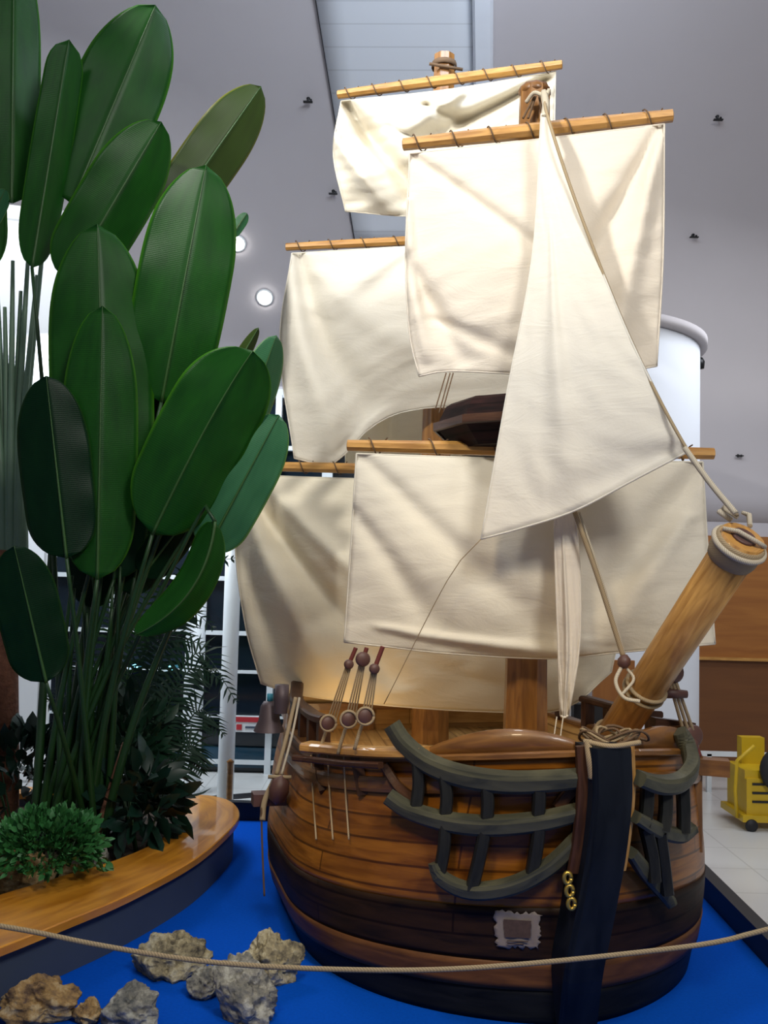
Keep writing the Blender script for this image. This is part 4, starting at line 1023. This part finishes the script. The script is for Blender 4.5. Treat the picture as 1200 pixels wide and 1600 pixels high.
# rigging and block on the left quarter
rope('quarter_tackle', [(462, 1090), (448, 1150), (432, 1210)], [6.1, 6.0, 5.9], .013, 'rope_tan')
rope('quarter_tackle', [(468, 1090), (456, 1150), (440, 1210)], [6.1, 6.0, 5.9], .008, 'rope_pale')
rope('quarter_tackle', [(432, 1212), (414, 1250), (410, 1282)], [5.9, 5.85, 5.8], .018, 'rope_tan')
mb = MB(); c = at(436, 1234, 5.84); mb.lathe([(.001, -.09), (.05, -.06), (.062, 0), (.05, .06), (.001, .09)], c, 14, (.2, 0, 1)); mb.build('tackle_block', 'block_wood', ship)
mb = MB(); c = at(432, 1214, 5.84); mb.tube([c+Vector((-.05, 0, 0)), c+Vector((.09, 0, 0))], .012, 6); mb.build('tackle_pin', 'rope_tan', ship)
mb = MB(); mb.box(at(420, 1247, 5.95), (.20, .12, .07), Bm, Aft); mb.build('side_bracket', 'block_wood', ship)
rope('mooring_line', [(408, 1262), (410, 1330), (413, 1400)], [5.8, 5.8, 5.8], .006, 'rope_dark')
# blocks on the right side of the bow
c = at(1054, 1051, 5.0); deadeye(c, .052, ship)
for q in (-8, 0, 8): rope('head_tackle', [(1050+q*.6, 1062), (1078+q, 1150)], [5.0, 5.1], .009, 'rope_tan', n=6)
deadeye(at(1082, 1150, 5.1), .060, ship)
mb = MB(); c = at(1080, 1165, 5.1); mb.lathe([(.001, -.05), (.035, -.03), (.04, 0), (.03, .03), (.001, .05)], c, 12, (.3, 0, 1)); mb.build('tackle_block', 'block_wood', ship)
rope('head_tackle', [(1086, 1165), (1092, 1182)], [5.1, 5.1], .018, 'red_seizing', n=6)
for x in (858, 868): rope('stay_line', [(x+12, 1120), (x, 1205)], [4.9, 4.75], .0035, 'rope_pale', n=6)
rope('stay_line', [(752, 842), (700, 905), (600, 1100)], [4.98, 5.1, 5.4], .0025, 'rope_tan', n=12)
# ship's bell on the quarter
p = at(421, 1118, 6.3)
bell = thing('ship_bell', p, 'small grey-brown bell hanging at the left quarter of the ship under the rear sail', 'bell')
mb = MB(); mb.lathe([(.10, -.10), (.095, -.085), (.07, -.03), (.06, .06), (.04, .09), (.001, .095)], p, 20); mb.build('bell_body', 'bronze_bell', bell)
mb = MB(); mb.tube([p+Vector((0, 0, .09)), p+Vector((0, 0, .14))], .02, 8); mb.build('bell_crown', 'turquoise', bell)
mb = MB(); mb.lathe([(.045, -.09), (.05, 0), (.045, .09), (.001, .09)], at(440, 1092, 6.2), 14); mb.build('fender_barrel', 'bronze_bell', ship)

# tattered paper notice on the dark planking
def hull_hit(px, py):
    best = None; d = ray(px, py)
    for i in range(0, 140):
        u = 1.3*i/139
        for j in range(0, 50):
            t = .2+.35*j/49; q = hpt(u, t, -1, .025)-CAM; e = (q-d*(q.dot(d)/d.dot(d))).length
            if best is None or e < best[0]: best = (e, hpt(u, t, -1, .025))
    return best[1]
c00 = hull_hit(768, 1424); c10 = hull_hit(842, 1428); c01 = hull_hit(774, 1478); c11 = hull_hit(846, 1482)
def bil(a, b): return (c00*(1-a)+c10*a)*(1-b)+(c01*(1-a)+c11*a)*b
nc = bil(.5, .5); ntc = thing('paper_notice', nc, 'torn-edged parchment notice with a faded dark picture on the black planking', 'notice')
fwd = (CAM-nc).normalized()
mb = MB(); N = 16; rows = []
for i in range(N+1):
    rows.append([bil(j/N+ (random.uniform(-.05, .05) if j in (0, N) else 0), i/N+(random.uniform(-.06, .06) if i in (0, N) else 0))+fwd*(.018+.004*math.sin(j*.9)) for j in range(N+1)])
mb.grid(rows, lambda i, j: (j*.02, i*.02)); mb.build('sheet', 'paper', ntc, solid=.002)
mb = MB(); rows = [[bil(.2+.6*j/8+random.uniform(-.01, .01), .22+.5*i/8)+fwd*.028 for j in range(9)] for i in range(9)]
mb.grid(rows, lambda i, j: (0, 0)); mb.build('faded_picture', 'ink', ntc)
for k in range(2):
    mb = MB(); a = bil(.25, .82+k*.08)+fwd*.028; b = bil(.75-.1*k, .82+k*.08)+fwd*.028; mb.tube([a, b], .0025, 5); mb.build('text_line', 'ink', ntc)

# ================================================================== FRONT ROPE BARRIER
bp = [(-260, 1415), (0, 1447), (150, 1476), (300, 1500), (450, 1512), (640, 1516), (800, 1508), (1000, 1488), (1120, 1472), (1200, 1452), (1460, 1390)]
c = spline([tuple(at(a, b, 3.1)) for a, b in bp], 60)
mb = MB(); mb.tube(c, .0085, 8); tag(mb.build('barrier_rope', 'rope_tan', origin=c[0]), 'long tan rope sagging across the front of the display', 'rope')
for i, q in enumerate((c[0], c[-1])):
    t = thing('barrier_post', (q.x, q.y, 0), 'barrier post holding the %s end of the tan rope' % ('left' if i == 0 else 'right'), 'post')
    mb = MB(); mb.lathe([(.14, 0), (.14, .015), (.03, .03), (.001, .03)], (q.x, q.y, 0), 24); mb.build('base', 'black_metal', t)
    mb = MB(); mb.lathe([(.022, .02), (.022, q.z+.04), (.03, q.z+.05), (.001, q.z+.07)], (q.x, q.y, 0), 16); mb.build('pole', 'black_metal', t)

# ================================================================== RIGHT BACKGROUND
# yellow ride-on machine with black wheel
c = atz(1199, 1298, FLOOR); 
yc = thing('yellow_cart', (c.x, c.y+.25, FLOOR), 'bright yellow cart with a black wheel on the pale floor at the right edge', 'cart')
def cb(x, y, z): return Vector((c.x+x, c.y+.25+y, FLOOR+z))
mb = MB(); mb.box(cb(.02, 0, .30), (.42, .5, .34)); mb.box(cb(.02, 0, .11), (.52, .58, .06)); mb.box(cb(-.05, 0, .50), (.30, .46, .08)); mb.build('body', 'yellow_plastic', yc)
mb = MB(); mb.box(cb(.0, .15, .66), (.22, .12, .26)); mb.build('seat_back', 'yellow_plastic', yc)
mb = MB(); mb.tube([cb(-.26, -.2, .10), cb(-.28, -.2, .35), cb(-.26, -.2, .62), cb(-.10, -.2, .76)], .018, 8); mb.build('handle', 'yellow_plastic', yc)
for x in (-.16, .2):
    mb = MB(); mb.lathe([(.001, -.02), (.05, -.02), (.06, 0), (.05, .02), (.001, .02)], cb(x, -.29, .05), 16, (0, 1, 0)); mb.build('caster', 'black_rubber', yc)
mb = MB(); mb.lathe([(.06, -.05), (.18, -.05), (.215, -.02), (.215, .02), (.18, .05), (.06, .05)], cb(.13, -.30, .56), 28, (0, 1, 0)); mb.build('wheel', 'black_rubber', yc)
mb = MB()
for z in (.26, .34, .42): mb.box(cb(-.06, -.255, z), (.16, .012, .02))
mb.build('vent_slots', 'black_rubber', yc)
# wooden board and dark bag behind the bow
a = at(958, 1100, 8.0)
bd = thing('wooden_board', (a.x, a.y, FLOOR), 'upright orange wooden board behind the bowsprit', 'board')
mb = MB(); mb.box((a.x, a.y, (at(958, 1035, 8.0).z+FLOOR)/2+.02), (.34, .05, at(958, 1035, 8.0).z-FLOOR)); mb.build('panel', 'wall_wood', bd)
mb = MB(); mb.box((a.x, a.y+.02, FLOOR+.04), (.40, .2, .08)); mb.build('foot', 'trim_wood', bd)
a = at(918, 1115, 7.75)
st_ = thing('equipment_stand', (a.x, a.y, FLOOR), 'black equipment case on a stand behind the bow of the ship', 'stand')
mb = MB(); mb.box((a.x, a.y, a.z), (.24, .12, .16)); mb.build('case', 'black_rubber', st_)
mb = MB(); mb.tube([(a.x, a.y, FLOOR), (a.x, a.y, a.z-.08)], .02, 8); mb.box((a.x, a.y, FLOOR+.01), (.3, .3, .02)); mb.build('pole', 'black_metal', st_)
# wooden rope post beyond the planter
p = at(358, 1245, 8.7)
rp_ = thing('rope_post', (p.x, p.y, FLOOR), 'thin wooden post standing between the bench end and the dark kerb', 'post')
mb = MB(); mb.lathe([(.028, FLOOR), (.028, at(358, 1192, 8.7).z), (.035, at(358, 1190, 8.7).z), (.001, at(358, 1185, 8.7).z)], (p.x, p.y, 0), 12); mb.build('pole', 'mast_wood', rp_)
mb = MB(); mb.lathe([(.10, FLOOR), (.10, FLOOR+.02), (.03, FLOOR+.03)], (p.x, p.y, 0), 16); mb.build('base', 'dark_wood', rp_)
# dark floor stripes in the entrance
mb = MB()
for k in range(3): mb.box((-1.9+.35*k, 9.5+.25*k, FLOOR+.004), (1.5, .06, .006), X=(1, .5, 0), Y=(-.5, 1, 0))
struct(mb.build('floor_stripes', 'black_kerb'))

for o in bpy.data.objects:
    if '_o' in o: del o['_o']
